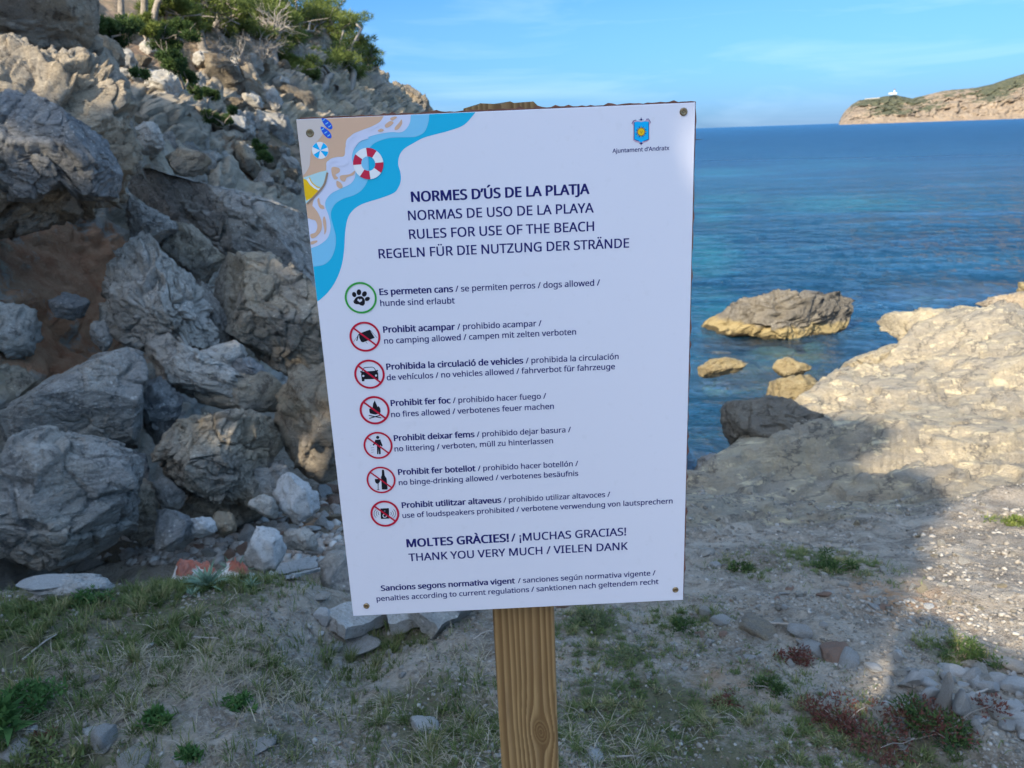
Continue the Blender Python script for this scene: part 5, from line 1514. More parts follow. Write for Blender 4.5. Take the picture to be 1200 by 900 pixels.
# ---------------------------------------------------------------- the sign
TL = np.array([-0.2579126, 1.01707115, 1.62650403])
EX = np.array([0.49993934, 0.0065654, 0.00419007]); PW = np.linalg.norm(EX); EX /= PW
_ey = np.array([0.00881907, -0.01772712, -0.71065526]); _ey -= EX * (_ey @ EX); PH = np.linalg.norm(_ey); EY = _ey / PH
NB = np.cross(EX, EY); NF = -NB if NB[1] > 0 else NB      # NF points at the viewer
PO = TL + EX * PW / 2 + EY * PH                            # bottom middle of the panel


def B(u, v):
    """sight line -> (x right, y down) in metres on the panel face"""
    d = ray(u, v); t = ((TL - EYE) @ NF) / (d @ NF); P = EYE + d * t - TL
    return np.array([P @ EX, P @ EY])


base_xy = PO + NB * 0.06
SB = np.array([base_xy[0] + .012, base_xy[1], float(surf(base_xy[0], base_xy[1])[0])])
sign = empty('information_sign', SB); tag(sign, 'white beach rules sign board with blue writing on a square wooden post', 'sign')


def LW(x, y, h):
    """panel coords + height above the face -> local to the sign root"""
    x = np.asarray(x, float)[..., None]; y = np.asarray(y, float)[..., None]; h = np.asarray(h, float)[..., None] * np.ones_like(x)
    return TL + EX * x + EY * y + NF * h - SB


m_panel = NT('white_aluminium_print'); kk = m_panel
n1 = kk.noise(kk.coord(), 3.0, 3, .5)
m_panel = kk.done(kk.mix(kk.rng(kk.noise(kk.coord(), 60, 3), .62, .75, 0, .25), (0.70, 0.69, 0.755), (0.60, 0.59, 0.62)), 0.42, kk.bump(n1, .002, .25), 0.5)
navy = simple('navy_ink', (0.010, 0.011, 0.125), .65, .2); black = simple('black_ink', (0.008, 0.008, 0.014), .65, .2)
red = simple('red_ink', (0.50, 0.006, 0.035), .65, .2); green = simple('green_ink', (0.035, 0.33, 0.05), .65, .2)
turq = simple('turquoise_ink', (0.01, 0.43, 0.66), .65, .2); ltblue = simple('light_blue_ink', (0.20, 0.54, 0.76), .65, .2)
foam_ = simple('foam_ink', (0.62, 0.64, 0.78), .65, .2); sand_ = simple('sand_ink', (0.66, 0.42, 0.28), .65, .2); wet = simple('pale_sand_ink', (0.62, 0.53, 0.48), .65, .2)
white = simple('white_ink', (0.80, 0.80, 0.80), .65, .2); yellow = simple('yellow_ink', (0.85, 0.50, 0.01), .65, .2); ringred = simple('ring_red_ink', (0.55, 0.02, 0.06), .65, .2)
blue = simple('blue_ink', (0.02, 0.10, 0.62), .65, .2); sky_ = simple('sky_blue_ink', (0.0, 0.42, 0.80), .65, .2); brown_ = simple('brown_ink', (0.32, 0.22, 0.15), .65, .2)
palecy = simple('pale_cyan_ink', (0.45, 0.66, 0.68), .65, .2)

# panel with rounded edge
T_ = 0.003


def slab_mesh(name, x0, y0, x1, y1, h0, h1, bev=.0006, jag=0.0, seed=0, nseg=1):
    rs = np.random.RandomState(seed)
    ring = []
    for (a, b, c, d) in ((x0, y0, x1, y0), (x1, y0, x1, y1), (x1, y1, x0, y1), (x0, y1, x0, y0)):
        for k_ in range(nseg):
            t = k_ / nseg; nx, ny = (d - b), -(c - a); ln_ = math.hypot(nx, ny)
            j = rs.uniform(0, jag) * (1 if rs.rand() < .8 else 2.2)
            ring.append((a + (c - a) * t + nx / ln_ * j, b + (d - b) * t + ny / ln_ * j))
    n = len(ring); ring = np.array(ring); cen = ring.mean(0)
    sh = lambda k_: ring - np.sign(ring - cen) * k_
    L = [LW(sh(bev)[:, 0], sh(bev)[:, 1], h1), LW(ring[:, 0], ring[:, 1], h1 - bev), LW(ring[:, 0], ring[:, 1], h0 + bev), LW(sh(bev)[:, 0], sh(bev)[:, 1], h0)]
    V = np.concatenate(L); F = [tuple(range(n))[::-1], tuple(range(3 * n, 4 * n))]
    for r in range(3):
        for k_ in range(n):
            k2 = (k_ + 1) % n; F.append((r * n + k_, r * n + k2, (r + 1) * n + k2, (r + 1) * n + k_))
    me = bpy.data.meshes.new(name); me.from_pydata([tuple(p) for p in V], [], F); 
    bm = bmesh.new(); bm.from_mesh(me); bmesh.ops.recalc_face_normals(bm, faces=bm.faces); bm.to_mesh(me); bm.free()
    return me


panel = link('panel', slab_mesh('panel', 0, 0, PW, PH, -T_, 0), m_panel, sign)
m_ply = simple('reddish_plywood', (0.22, 0.10, 0.07), .9, .1, 0, .8, 60, .002)
back = link('backing_board', slab_mesh('backing_board', 0.004, -.0012, PW + .0012, PH - .004, -.014, -T_ - .0003, .0003, .0016, 5, 90), m_ply, sign)
# splinters sticking out at the right edge
sp = []
rs = np.random.RandomState(9)
for k_ in range(16):
    y = rs.uniform(.03, .5) if k_ > 1 else (.045, .09)[k_]
    L = rs.uniform(.002, .006) if k_ > 1 else (.014, .006)[k_]
    a = LW(PW - .002, y, -.008); b = LW(PW + L, y + rs.uniform(-.001, .001), -.008)
    sp.append(tube([a, (a + b) / 2, b], [.0006, .0004, .0001], 4))
v_, f_ = join(sp); o = link('splinters', np_mesh('splinters', v_, f_), simple('dark_splinters', (.10, .06, .04), .9), back); o['kind'] = 'stuff'


def filled(name, loops, h, mat, parent=None):
    """flat printed shape; loops = list of closed outlines in panel coords (outer first, then holes)"""
    c = bpy.data.curves.new(name, 'CURVE'); c.dimensions = '2D'; c.fill_mode = 'BOTH'
    for lp in loops:
        s = c.splines.new('POLY'); s.points.add(len(lp) - 1); s.use_cyclic_u = True
        for p, q_ in zip(s.points, lp): p.co = (q_[0], -q_[1], 0, 1)
    o = bpy.data.objects.new(name, c); COL.objects.link(o)
    dg = bpy.context.evaluated_depsgraph_get(); me = bpy.data.meshes.new_from_object(o.evaluated_get(dg))
    bpy.data.objects.remove(o); bpy.data.curves.remove(c)
    co = np.array([q_.co[:] for q_ in me.vertices]).reshape(-1, 3)
    W = LW(co[:, 0], -co[:, 1], h)
    me.vertices.foreach_set('co', W.astype(np.float32).ravel())
    # printed film thickness: faces only on top
    me.name = name; me.materials.clear(); me.update()
    return link(name, me, mat, parent or panel)


def smooth_loop(pts, closed_idx=None, n=6):
    """open Catmull-Rom through image points, returned in panel coords"""
    P = np.array([B(*p) for p in pts]); Q = np.vstack([2 * P[0] - P[1], P, 2 * P[-1] - P[-2]]); out = []
    for i in range(1, len(Q) - 2):
        for t in np.linspace(0, 1, n, endpoint=False):
            out.append(.5 * ((2 * Q[i]) + (-Q[i - 1] + Q[i + 1]) * t + (2 * Q[i - 1] - 5 * Q[i] + 4 * Q[i + 1] - Q[i + 2]) * t * t + (-Q[i - 1] + 3 * Q[i] - 3 * Q[i + 1] + Q[i + 2]) * t ** 3))
    out.append(P[-1]); return out


def corner_fill(name, pts, h, mat):
    """area between the top-left corner and a wavy line from the top edge to the left edge"""
    L = smooth_loop(pts); e = .0004
    L = [np.array([max(p[0], e), max(p[1], e)]) for p in L]
    L[0][1] = e; L[-1][0] = e
    return filled(name, [[(e, e)] + [tuple(p) for p in L]], h, mat)


A_ = lambda x, y: (340 + x * .26667, 120 + y * .26667)      # readings taken from an enlarged view
corner_fill('wave', [A_(*p) for p in ((815, 44), (765, 98), (700, 124), (640, 140), (585, 156), (540, 180), (500, 205), (480, 235), (475, 272), (485, 310), (486, 345), (475, 375), (455, 398), (400, 420), (350, 435), (310, 450), (278, 472), (255, 505), (243, 560), (238, 640), (228, 710), (205, 775), (170, 830), (124, 874))], .0002, turq)
corner_fill('wave', [A_(*p) for p in ((612, 52), (607, 90), (590, 130), (555, 150), (520, 153), (470, 154), (430, 158), (390, 170), (360, 188), (345, 215), (345, 260), (346, 300), (340, 345), (315, 385), (280, 408), (235, 423), (200, 445), (182, 475), (180, 505), (190, 545), (201, 590), (198, 640), (180, 685), (150, 712), (106, 722))], .0004, ltblue)
corner_fill('wave', [A_(*p) for p in ((530, 56), (526, 90), (505, 122), (480, 132), (450, 130), (410, 135), (365, 145), (325, 160), (295, 185), (277, 215), (272, 250), (285, 285), (286, 325), (268, 355), (225, 378), (185, 398), (160, 425), (155, 455), (170, 500), (178, 550), (165, 595), (130, 625), (94, 640))], .0006, foam_)
corner_fill('wave', [A_(*p) for p in ((412, 60), (395, 85), (360, 105), (315, 122), (275, 140), (255, 165), (243, 200), (238, 235), (205, 240), (175, 250), (160, 280), (160, 330), (150, 370), (125, 400), (105, 425), (98, 460), (95, 490), (86, 510))], .0008, sand_)
corner_fill('wave', [A_(*p) for p in ((150, 70), (158, 95), (150, 130), (125, 165), (100, 195), (90, 235), (85, 280), (62, 320))], .0010, wet)


def poly_print(name, pts, h, mat, sm=True, view=A_):
    pts = [view(*p) for p in pts]
    if sm:
        q_ = pts + pts[:3]; L = smooth_loop([pts[-1]] + q_)[6:-12]
        L = [tuple(p) for p in L]
    else: L = [tuple(B(*p)) for p in pts]
    return filled(name, [L], h, mat)


def circ(c, r, n=48, a0=0, a1=2 * math.pi):
    return [(c[0] + r * math.cos(t), c[1] + r * math.sin(t)) for t in np.linspace(a0, a1, n, endpoint=(a1 - a0) < 6.28)]


def line_print(name, pts, w, h, mat, view=A_):
    P = np.array(smooth_loop([view(*p) for p in pts])) if len(pts) > 2 else np.array([B(*view(*p)) for p in pts])
    T = np.gradient(P, axis=0); T /= np.linalg.norm(T, axis=1)[:, None]; N = np.stack([-T[:, 1], T[:, 0]], 1)
    L = list(map(tuple, P + N * w / 2)) + list(map(tuple, (P - N * w / 2)[::-1]))
    return filled(name, [L], h, mat)


# sand showing through the foam, and foam on the sand
for pts in (((185, 285), (215, 288), (218, 305), (200, 318), (212, 332), (195, 338), (183, 312)), ((222, 322), (262, 315), (285, 300), (280, 318), (250, 330), (240, 348), (222, 340)),
            ((205, 345), (222, 352), (232, 370), (222, 378), (206, 368)), ((385, 125), (400, 115), (413, 122), (400, 130)), ((418, 98), (440, 82), (455, 90), (435, 108), (420, 110)),
            ((462, 108), (480, 88), (490, 75), (492, 95), (475, 118), (460, 120)), ((440, 70), (460, 62), (470, 66), (450, 80)), ((120, 430), (128, 420), (134, 445), (148, 455), (150, 468), (130, 462)),
            ((75, 455), (95, 452), (120, 480), (138, 520), (138, 560), (115, 590), (95, 596), (90, 580), (112, 570), (120, 545), (112, 520), (90, 512), (80, 500)), ((150, 500), (158, 520), (160, 560), (152, 580), (150, 555), (144, 520)),
            ((92, 612), (118, 606), (118, 614), (96, 624))):
    poly_print('sand_patch', pts, .0010, sand_)
for pts in (((245, 190), (252, 160), (285, 140), (292, 145), (262, 168), (256, 192)), ((275, 185), (300, 160), (330, 152), (345, 158), (305, 172), (284, 200)), ((160, 280), (165, 258), (200, 250), (205, 258), (178, 268), (172, 290)),
            ((205, 268), (245, 262), (250, 235), (258, 255), (250, 275), (215, 280)), ((345, 118), (375, 98), (410, 82), (415, 88), (380, 110), (352, 125))):
    poly_print('foam_patch', pts, .0011, foam_)
# flip-flops
for cx_, cy_ in ((162, 92), (158, 132)):
    g = []
    for t in np.linspace(0, 2 * math.pi, 28, endpoint=False):
        a, b = 33 * math.cos(t), (13 + 3 * math.cos(t)) * math.sin(t); r_ = .83
        g.append((cx_ + a * math.cos(r_) - b * math.sin(r_), max(cy_ + a * math.sin(r_) + b * math.cos(r_), 70)))
    poly_print('flip_flop', g, .0012, blue, False)
    for dx in (-14, 0, 13):
        line_print('flip_flop_dots', [(cx_ + dx - 6, cy_ + dx + 4), (cx_ + dx + 6, cy_ + dx - 4)], .0011, .0013, ltblue)
# beach ball
cb = B(*A_(133, 211)); filled('beach_ball', [circ(cb, .0103)], .0012, white)
for a0 in (0.2, 1.9, 3.6, 5.2):
    s_ = [tuple(cb)] + circ(cb, .0100, 10, a0, a0 + .75); filled('ball_stripe', [s_], .0013, sky_)
# parasol
poly_print('parasol', [(60, 330), (95, 318), (130, 306), (166, 298), (160, 340), (145, 375), (118, 405), (78, 438), (70, 445), (66, 410)], .0012, palecy, False)
poly_print('parasol_panel', [(58, 334), (72, 340), (92, 362), (132, 386), (110, 412), (72, 432), (66, 410)], .0013, yellow, False)
poly_print('parasol_stripe', [(72, 338), (84, 333), (96, 356), (118, 376), (132, 378), (128, 388), (108, 378), (88, 362)], .0014, white, False)
line_print('parasol_stripe', [(85, 330), (97, 352), (118, 370), (132, 374)], .0013, .0015, yellow)
line_print('parasol_edge', [(165, 308), (150, 362), (118, 402), (76, 446)], .0026, .0015, brown_)
# life ring
cr_ = B(*A_(344, 269)); R1, R2 = .0192, .0088
filled('life_ring', [circ(cr_, R1), circ(cr_, R2)], .0012, white)
for i in range(4):
    a0 = -1.62 + i * math.pi / 2 * 1.0
    arc = circ(cr_, R1, 10, a0, a0 + .72); arc2 = circ(cr_, R2, 10, a0, a0 + .72)[::-1]; filled('ring_band', [arc + arc2], .0013, ringred)
arc = circ(cr_, R2, 14, math.pi / 2, math.pi * 1.5); filled('ring_water', [arc], .0011, ltblue)

# town crest
C_ = lambda x, y: (690 + x * .116667, 110 + y * .116667)
poly_print('crest_border', [(430, 298), (440, 270), (462, 262), (492, 272), (525, 280), (560, 272), (585, 252), (610, 268), (622, 292), (608, 312), (606, 400), (608, 462), (585, 480), (552, 490), (525, 515), (498, 490), (466, 484), (444, 466), (446, 400), (446, 318)], .0003, simple('pale_pink_ink', (.55, .38, .50), .65, .2), False, C_)
poly_print('crest_shield', [(455, 285), (490, 278), (525, 283), (560, 276), (603, 280), (600, 320), (600, 400), (603, 455), (575, 472), (545, 476), (525, 490), (503, 476), (478, 472), (455, 458), (458, 400), (456, 330)], .0005, sky_, False, C_)
for (a, b) in (((430, 300), (452, 268)), ((452, 268), (475, 262)), ((575, 255), (598, 250)), ((598, 250), (622, 288)), ((500, 262), (550, 262)), ((525, 236), (525, 272)), ((508, 497), (545, 497)), ((525, 488), (525, 516)),
               ((455, 284), (455, 456)), ((602, 282), (602, 456)), ((456, 458), (500, 474)), ((602, 457), (550, 475))):
    line_print('crest_ornament', [a, b], .0006, .0007, navy, C_)
filled('crest_ornament', [circ(B(*C_(525, 258)), .0013, 12)], .0008, navy)
filled('crest_ornament', [circ(B(*C_(525, 497)), .0012, 12)], .0008, navy)
cs_ = B(*C_(525, 382)); dark_y = simple('amber_ink', (.30, .17, .01), .65, .2)
for i in range(16):
    a = i * math.pi / 8; r0, r1 = .0052, .0078
    L = [(cs_[0] + r0 * math.cos(a - .12), cs_[1] + r0 * math.sin(a - .12)), (cs_[0] + r1 * math.cos(a), cs_[1] + r1 * math.sin(a)), (cs_[0] + r0 * math.cos(a + .12), cs_[1] + r0 * math.sin(a + .12))]
    filled('crest_sun_ray', [L], .0007, navy if i % 2 else dark_y)
filled('crest_sun', [circ(cs_, .0050, 24)], .0008, dark_y); filled('crest_sun', [circ(cs_, .0042, 24)], .0009, yellow)
for s_ in (-1, 1): line_print('crest_sun_face', [(525, 390), (525 + s_ * 14, 374)], .0005, .0010, dark_y, C_)
line_print('crest_sun_face', [(525, 388), (525, 402)], .0005, .0010, dark_y, C_)

# lettering
FONT = None
try:
    for base_ in (bpy.utils.resource_path('LOCAL'), bpy.utils.resource_path('SYSTEM')):
        p_ = os.path.join(base_, 'datafiles', 'fonts', 'NotoSansHebrew-Regular.woff2')
        if FONT is None and os.path.exists(p_): FONT = bpy.data.fonts.load(p_)
except Exception:
    FONT = None


def glyphs(txt):
    c = bpy.data.curves.new('t', 'FONT'); c.body = txt; c.size = 1.0; c.resolution_u = 2
    if FONT: c.font = FONT
    o = bpy.data.objects.new('t', c); COL.objects.link(o)
    dg = bpy.context.evaluated_depsgraph_get(); me = bpy.data.meshes.new_from_object(o.evaluated_get(dg))
    bpy.data.objects.remove(o); bpy.data.curves.remove(c)
    co = np.zeros(len(me.vertices) * 3, np.float32); me.vertices.foreach_get('co', co); co = co.reshape(-1, 3)
    F = [tuple(p.vertices) for p in me.polygons]; bpy.data.meshes.remove(me)
    return co, F


def text(txt, a, b, bold=False, hscale=None):
    """a, b: image points of the baseline start and of the last letter's right end"""
    A0 = B(*a); B0 = B(*b); d = B0 - A0; L = np.linalg.norm(d); d /= L; dn = np.array([-d[1], d[0]])
    co, F = glyphs(txt)
    x0, x1 = co[:, 0].min(), co[:, 0].max(); s = L / (x1 - x0)
    V = []; FF = []
    w = (0.034 if bold else 0.015)
    if bold: s = L / (x1 - x0 + 2 * w)
    offs = [(-w, 0), (w, 0), (-w * .5, w * .42), (w * .5, -w * .42), (w * .5, w * .42), (-w * .5, -w * .42), (0, 0)] if bold else [(-w, -w * .5), (w, w * .5), (-w, w * .5), (w, -w * .5)]
    for k_, (ox, oy) in enumerate(offs):
        px_ = (co[:, 0] - x0 + ox + (w if bold else 0)) * s; py_ = -(co[:, 1] + oy) * s
        P = A0 + px_[:, None] * d + py_[:, None] * dn
        W = LW(P[:, 0], P[:, 1], .00022 + .00002 * k_)
        o = len(V) * len(co); FF += [tuple(i + k_ * len(co) for i in f) for f in F]; V.append(W)
    V = np.concatenate(V)
    me = bpy.data.meshes.new('lettering'); me.from_pydata([tuple(p) for p in V], [], FF); me.update()
    o = link('lettering', me, navy, panel); o['label'] = 'printed words: ' + txt.strip('/ ')[:60]
    return s


def two(boldt, regt, a, bend, b):
    """bold part then regular part on one baseline"""
    a = np.array(a, float); b = np.array(b, float); t = (bend - a[0]) / (b[0] - a[0]); m = a + (b - a) * t
    text(boldt, a, m, True)
    gap = .0105 * (b[0] - a[0]) if (b[0] - a[0]) < 400 else 4
    m2 = m + (b - a) / np.linalg.norm(b - a) * max(2.6, min(gap, 4.2)); text(regt, m2, b)


text('NORMES D’ÚS DE LA PLATJA', (482, 236.6), (691, 227), True)
text('NORMAS DE USO DE LA PLAYA', (478.8, 258.2), (695.5, 248.9))
text('RULES FOR USE OF THE BEACH', (480, 280.1), (696, 270.5))
text('REGELN FÜR DIE NUTZUNG DER STRÄNDE', (444.4, 302.9), (737, 290))
two('Es permeten cans', '/ se permiten perros / dogs allowed /', (444.8, 345.8), 531.2, (703, 334.5))
text('hunde sind erlaubt', (446, 358.7), (532.9, 355.5))
two('Prohibit acampar', '/ prohibido acampar /', (449.2, 389.9), 533.5, (634.6, 382.0))
text('no camping allowed / campen mit zelten verboten', (450.6, 402.8), (675, 392.0))
two('Prohibida la circulació de vehicles', '/ prohibida la circulación', (452.9, 433.3), 613.4, (724.8, 420.8))
text('de vehículos / no vehicles allowed / fahrverbot für fahrzeuge', (453.6, 445.6), (720.5, 432.5))
two('Prohibit fer foc', '/ prohibido hacer fuego /', (458, 475.8), 528.3, (640, 467))
text('no fires allowed / verbotenes feuer machen', (458.7, 488.8), (649, 479))
two('Prohibit deixar fems', '/ prohibido dejar basura /', (461.7, 516.8), 556.3, (669, 506.3))
text('no littering / verboten, müll zu hinterlassen', (462.7, 529), (648, 519.3))
two('Prohibit fer botellot', '/ prohibido hacer botellón /', (466.7, 556.5), 557.5, (677.5, 546))
text('no binge-drinking allowed / verbotenes besäufnis', (467.7, 568.5), (677.5, 557.5))
two('Prohibit utilitzar altaveus', '/ prohibido utilizar altavoces /', (471, 595.3), 587.6, (715, 582))
text('use of loudspeakers prohibited / verbotene verwendung von lautsprechern', (472, 606.9), (788, 589.8))
two('MOLTES GRÀCIES!', '/ ¡MUCHAS GRACIAS!', (476.7, 641.2), 596.7, (733.5, 627.2))
text('THANK YOU VERY MUCH / VIELEN DANK', (479.5, 657.6), (735.5, 644))
two('Sancions segons normativa vigent', '/ sanciones según normativa vigente /', (446.6, 692.4), 603.7, (768, 674))
text('penalties according to current regulations / sanktionen nach geltendem recht', (441.7, 704.5), (771.5, 684.2))
text('Ajuntament d’Andratx', (717.8, 179.2), (784.2, 175.7))

# pictograms
SC = PW / 455.0


def ring(cpx, rpx, mat, wpx, bar=True, name='prohibition_ring'):
    c = B(*cpx); r = rpx; w = wpx
    filled(name, [circ(c, r, 64), circ(c, r - w, 64)], .0010, mat)
    if bar:
        a = math.radians(41.5); d = np.array([math.cos(a), math.sin(a)]); n = np.array([-d[1], d[0]]) * w * .42; e = (r - w * .6)
        filled('prohibition_bar', [[tuple(c - d * e - n), tuple(c + d * e - n), tuple(c + d * e + n), tuple(c - d * e + n)]], .0009, mat)
    return c


def shape(view, name, loops, mat=None, h=.0004, sm=False):
    L = [[tuple(B(*view(*p))) for p in lp] for lp in loops]
    return filled(name, L, h, mat or black)


def ell(cx_, cy_, rx, ry, rot=0, n=24):
    return [(cx_ + rx * math.cos(t) * math.cos(rot) - ry * math.sin(t) * math.sin(rot), cy_ + rx * math.cos(t) * math.sin(rot) + ry * math.sin(t) * math.cos(rot)) for t in np.linspace(0, 2 * math.pi, n, endpoint=False)]


V1 = lambda x, y: (380 + x / 9, 300 + y / 9); V2 = lambda x, y: (400 + x / 9, 370 + y / 9); V3 = lambda x, y: (410 + x / 9, 450 + y / 9); V4 = lambda x, y: (410 + x / 9, 530 + y / 9)
R_ = .0208
ring(V1(386, 440), R_ * 1.02, green, .0026, False, 'permission_ring')
for (a, b, rx, ry, ro) in ((316, 406, 22, 28, -.35), (366, 382, 24, 31, 0), (424, 400, 24, 30, .5), (455, 452, 21, 28, 1.1)):
    shape(V1, 'paw_toe', [ell(a, b, rx, ry, ro)])
shape(V1, 'paw_pad', [[(368, 424), (395, 424), (415, 440), (430, 470), (428, 505), (412, 524), (390, 522), (365, 508), (335, 508), (312, 496), (308, 475), (325, 450), (342, 432)],
                      [(375, 488), (350, 468), (352, 452), (366, 450), (374, 462), (388, 450), (400, 458), (398, 474)]])
ring(V2(250, 220), R_, red, .0028)
shape(V2, 'tent', [[(180, 190), (300, 146), (352, 232), (235, 278), (218, 278)]]); shape(V2, 'tent', [[(186, 188), (170, 262), (158, 266), (172, 208)]]); shape(V2, 'tent', [[(188, 196), (222, 274), (208, 272), (190, 232)]])
for (a, b) in (((172, 215), (128, 275)), ((305, 152), (378, 232)), ((258, 272), (276, 294))): line_print('tent_rope', [a, b], .0004, .0004, black, V2)
ring(V2(298, 615), R_, red, .0028)
shape(V2, 'car', [[(222, 590), (365, 578), (388, 600), (392, 672), (374, 682), (368, 665), (245, 670), (244, 690), (218, 692), (212, 640), (208, 612)], ell(232, 634, 11, 11), ell(366, 630, 11, 11)])
shape(V2, 'car', [[(196, 582), (222, 584), (222, 600), (206, 602)]]); shape(V2, 'car', [[(362, 576), (386, 570), (388, 584), (372, 592)]])
line_print('car_roof', [(222, 586), (240, 550), (300, 542), (340, 545), (364, 580)], .0009, .0004, black, V2)
ring(V3(262, 275), R_, red, .0030)
shape(V3, 'campfire', [[(262, 172), (285, 222), (292, 240), (302, 232), (318, 250), (325, 285), (318, 308), (270, 322), (212, 310), (205, 285), (205, 262), (222, 254), (238, 262), (246, 205)]])
for (a, b) in (((200, 330), (330, 356)), ((205, 362), (322, 328))): line_print('campfire_log', [a, b], .0013, .0004, black, V3)
ring(V3(298, 645), R_ * .98, red, .0026)
shape(V3, 'litterer', [ell(294, 562, 17, 16)]); shape(V3, 'litterer', [[(268, 588), (322, 584), (330, 610), (346, 650), (334, 658), (322, 640), (326, 738), (308, 740), (304, 680), (300, 740), (288, 738), (286, 655), (280, 620), (250, 650), (240, 640), (262, 612)]])
for i in range(12): shape(V3, 'litter', [ell(222 + (i * 37 % 34), 650 + (i * 23 % 70), 3, 3, 0, 8)])
ring(V4(330, 290), R_ * .99, red, .0025)
shape(V4, 'bottle', [[(338, 184), (360, 184), (368, 245), (388, 275), (398, 385), (392, 392), (338, 392), (332, 290), (328, 262), (338, 240)]])
shape(V4, 'wine_glass', [[(264, 282), (316, 278), (320, 305), (302, 330), (302, 388), (318, 394), (280, 397), (296, 389), (294, 332), (276, 326), (265, 306)]])
ring(V4(370, 645), R_, red, .0030)
shape(V4, 'loudspeaker', [[(322, 592), (412, 588), (416, 698), (328, 702)], ell(368, 668, 24, 22)], black)
shape(V4, 'loudspeaker_cone', [ell(368, 668, 14, 13)]); shape(V4, 'loudspeaker_cone', [ell(368, 618, 9, 8)], simple('grey_ink', (.15, .15, .18), .5), .0006)
for s_, cx_ in ((-1, 322), (1, 416)):
    for r_ in (22, 44, 66):
        line_print('sound_wave', [(cx_ + s_ * r_ * math.cos(t), 645 + r_ * .9 * math.sin(t)) for t in np.linspace(-.85, .85, 5)], .0006, .0004, black, V4)


# screws with washers
m_brass = simple('weathered_brass', (0.32, 0.24, 0.14), .35, .5, .9, .6, 300, .0005); m_scr = simple('dark_recess', (.03, .025, .02), .7)
for (u, v, r) in ((363.5, 156, .0052), (801, 131, .0050), (429.5, 710, .0046), (791.5, 691, .0046)):
    c = B(u, v)
    prof = [(0.0015, .0012), (.0024, .0019), (r * .75, .0020), (r * .97, .0011), (r, .0)]
    V = []; n = 24
    for rr_, h in prof:
        for t in range(n): V.append(LW(c[0] + rr_ * math.cos(t * 2 * math.pi / n), c[1] + rr_ * math.sin(t * 2 * math.pi / n), h))
    F = [(i * n + t, i * n + (t + 1) % n, (i + 1) * n + (t + 1) % n, (i + 1) * n + t) for i in range(len(prof) - 1) for t in range(n)]
    me = bpy.data.meshes.new('screw'); me.from_pydata([tuple(p) for p in V], [], F)
    bm = bmesh.new(); bm.from_mesh(me); bmesh.ops.recalc_face_normals(bm, faces=bm.faces); bm.to_mesh(me); bm.free()
    link('screw', me, m_brass, panel)
    filled('screw_recess', [circ(c, .0026, 6)], .0014, m_scr)
    L = []
    for t in range(16):
        r_ = .0021 if t % 2 else .0010; L.append((c[0] + r_ * math.cos(t * math.pi / 8), c[1] + r_ * math.sin(t * math.pi / 8)))
    filled('screw_socket', [L], .00145, m_brass)


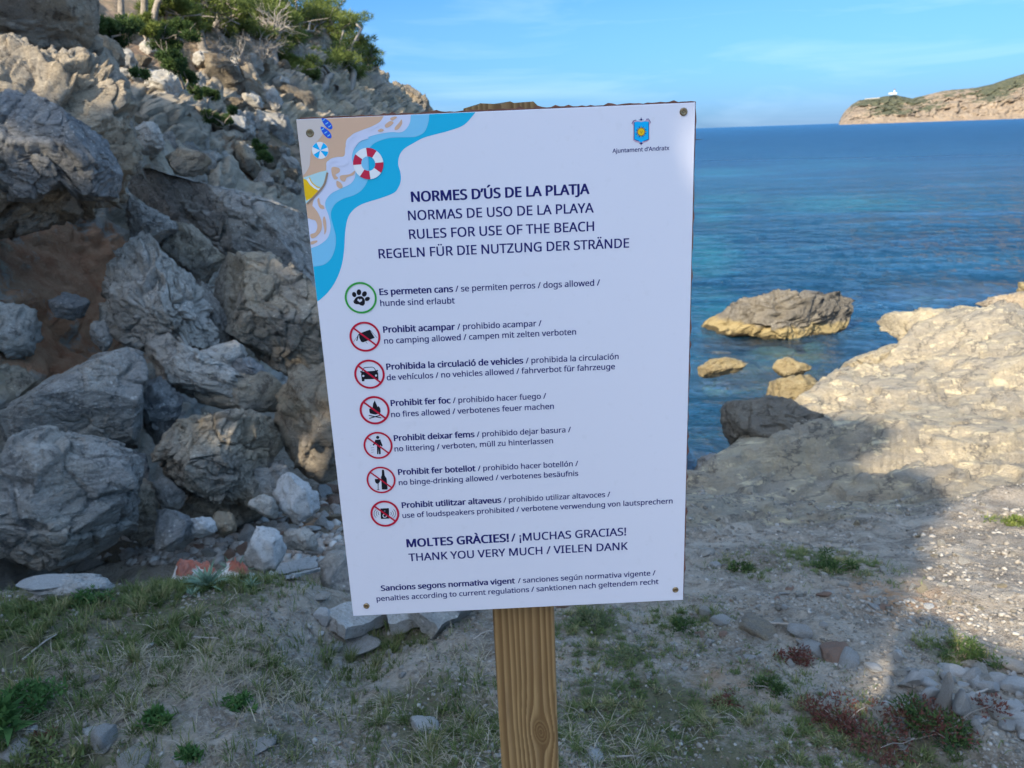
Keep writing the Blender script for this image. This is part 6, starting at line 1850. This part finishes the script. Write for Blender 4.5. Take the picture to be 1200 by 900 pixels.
# ---------------------------------------------------------------- wooden post
def post():
    yf = (TL + EX * PW / 2)[1] + .0145          # front face of the post, behind the backing board
    def onpl(u, v):
        d = ray(u, v); t = (yf - EYE[1]) / d[1]; return EYE + d * t
    l1, r1 = onpl(578, 718), onpl(650, 716); l2, r2 = onpl(587, 900), onpl(655, 900); l0, r0 = onpl(546, 131), onpl(629, 127)
    W = .0935
    zt = onpl(590, 121.5)[2]
    zz = np.array([l1[2], l2[2], l0[2]]); cc = np.array([(l1[0] + r1[0]) / 2, (l2[0] + r2[0]) / 2, (l0[0] + r0[0]) / 2])
    k_ = np.polyfit(zz, cc, 1)
    W = float(np.mean([r1[0] - l1[0], r2[0] - l2[0]]))
    print('POST', W, k_, zt, zz, cc)
    zb = SB[2] - .08
    bev = .007
    # cross-section (x, depth), front first; fine columns on the front
    xs = [(-W / 2, W), (-W / 2, W * .5), (-W / 2, bev)]
    for t in np.linspace(0, math.pi / 2, 5)[1:-1]: xs.append((-W / 2 + bev * (1 - math.cos(t)), bev * (1 - math.sin(t))))
    for x in np.linspace(-W / 2 + bev, W / 2 - bev, 76): xs.append((x, 0))
    for t in np.linspace(math.pi / 2, 0, 5)[1:-1]: xs.append((W / 2 - bev * (1 - math.cos(t)), bev * (1 - math.sin(t))))
    xs += [(W / 2, bev), (W / 2, W * .5), (W / 2, W)]
    xs = np.array(xs)
    Z = np.concatenate([np.linspace(zb, .25, 40)[:-1], np.linspace(.25, 1.0, 460), np.linspace(1.0, zt, 60)[1:]])
    zz_, ii = np.meshgrid(Z, np.arange(len(xs)), indexing='ij'); zz_ = zz_.ravel(); ii = ii.ravel()
    x = xs[ii, 0]; dep = xs[ii, 1]
    topj = np.interp(x, [-W / 2, -W * .3, -W * .28, 0.0, W * .12, W * .16, W * .42, W / 2], [-.004, -.001, .0015, -.0005, .0025, .0005, .0015, -.006])
    zl = zz_ + topj * (zz_ >= zt - 1e-6)
    # growth rings of a plain-sawn face with one knot
    kc = onpl(634, 858); kx = kc[0] - np.polyval(k_, kc[2]); kz = kc[2]
    P3 = np.stack([x * 8, dep * 8, zl * .9], 1)
    warp = .006 * perlin(P3) + .0012 * perlin(P3 * 4 + 3)
    dx = x - kx; dz = zl - kz
    wx = dx + .0022 * perlin(P3 * 3 + 9); wz = dz + .004 * perlin(P3 * 2 + 1)
    X = wx / .0125; ZK = (wz + wx * .5) / .026; rho = np.sqrt(X * X + ZK * ZK) + 1e-6
    # the grain streams round the knot like water round a pile
    psi = X * (1 - 1 / np.maximum(rho, 1) ** 2) * .0125
    sx_ = psi + kx + warp
    g_out = 105 * sx_ + 1.6 * perlin(np.stack([sx_ * 28, 0 * sx_, zl * .5], 1)) + 25 * sx_ * sx_
    g = np.where(rho < 1, 3.4 * rho + .3, g_out)
    s = g - np.floor(g)
    ringv = sstep(.0, .75, s) * sstep(1.0, .92, s)
    ringv = ringv * (.5 + .5 * np.clip(1.0 + perlin(np.stack([g * .35, zl * 2, dep * 5], 1)), 0, 1))
    knot = sstep(1.05, .8, rho)
    V = np.stack([np.polyval(k_, zl) + x, yf + dep - .0003 * ringv * (dep < 1e-6), zl], 1)
    F = grid_faces(len(Z), len(xs))
    # cap
    me = np_mesh('post', V - SB, F)
    attr(me, 'grain', ringv); attr(me, 'knot', knot)
    k = NT('treated_pine_wood')
    gr = k.attr('grain'); kn = k.attr('knot')
    fib = k.noise(k.coord((1, 1, .05)), 260, 5, .65)
    big = k.noise(k.coord((6, 6, 1.2)), 1.8, 4, .6)
    base_ = k.mix(k.rng(big, .3, .7), (0.44, 0.285, 0.125), (0.34, 0.205, 0.085))
    base_ = k.mix(k.rng(k.noise(k.coord((1, 1, .12)), 45, 6, .7), .5, .68, 0, .5), base_, (0.20, 0.13, 0.075))
    col = k.mix(k.math('MULTIPLY', gr, .85), base_, (0.12, 0.06, 0.02))
    col = k.mix(k.rng(fib, .35, .7, 0, .4), col, (0.22, 0.12, 0.045))
    col = k.mix(k.math('MULTIPLY', kn, .55), col, (0.13, 0.065, 0.02))
    sepz = k.n('ShaderNodeSeparateXYZ'); k.c(k.coord(), sepz.inputs[0])
    n = k.bump(k.math('ADD', fib, gr), .0009, .6)
    mat = k.done(col, .62, n, .3)
    p = link('post', me, mat, sign)
    # end grain on top and closed back
    top = V[-len(xs):]; me2 = bpy.data.meshes.new('post_top'); me2.from_pydata([tuple(q_ - SB) for q_ in top], [], [tuple(range(len(xs)))])
    link('post_top', me2, simple('grey_end_grain', (0.24, 0.21, 0.16), .9, .1, 0, .8, 120, .002), p)
    bk = [V[0], V[len(xs) - 1], V[-1], V[-len(xs)]]
    me3 = bpy.data.meshes.new('post_back'); me3.from_pydata([tuple(q_ - SB) for q_ in bk], [], [(0, 1, 2, 3)]); link('post_back', me3, mat, p)


post()
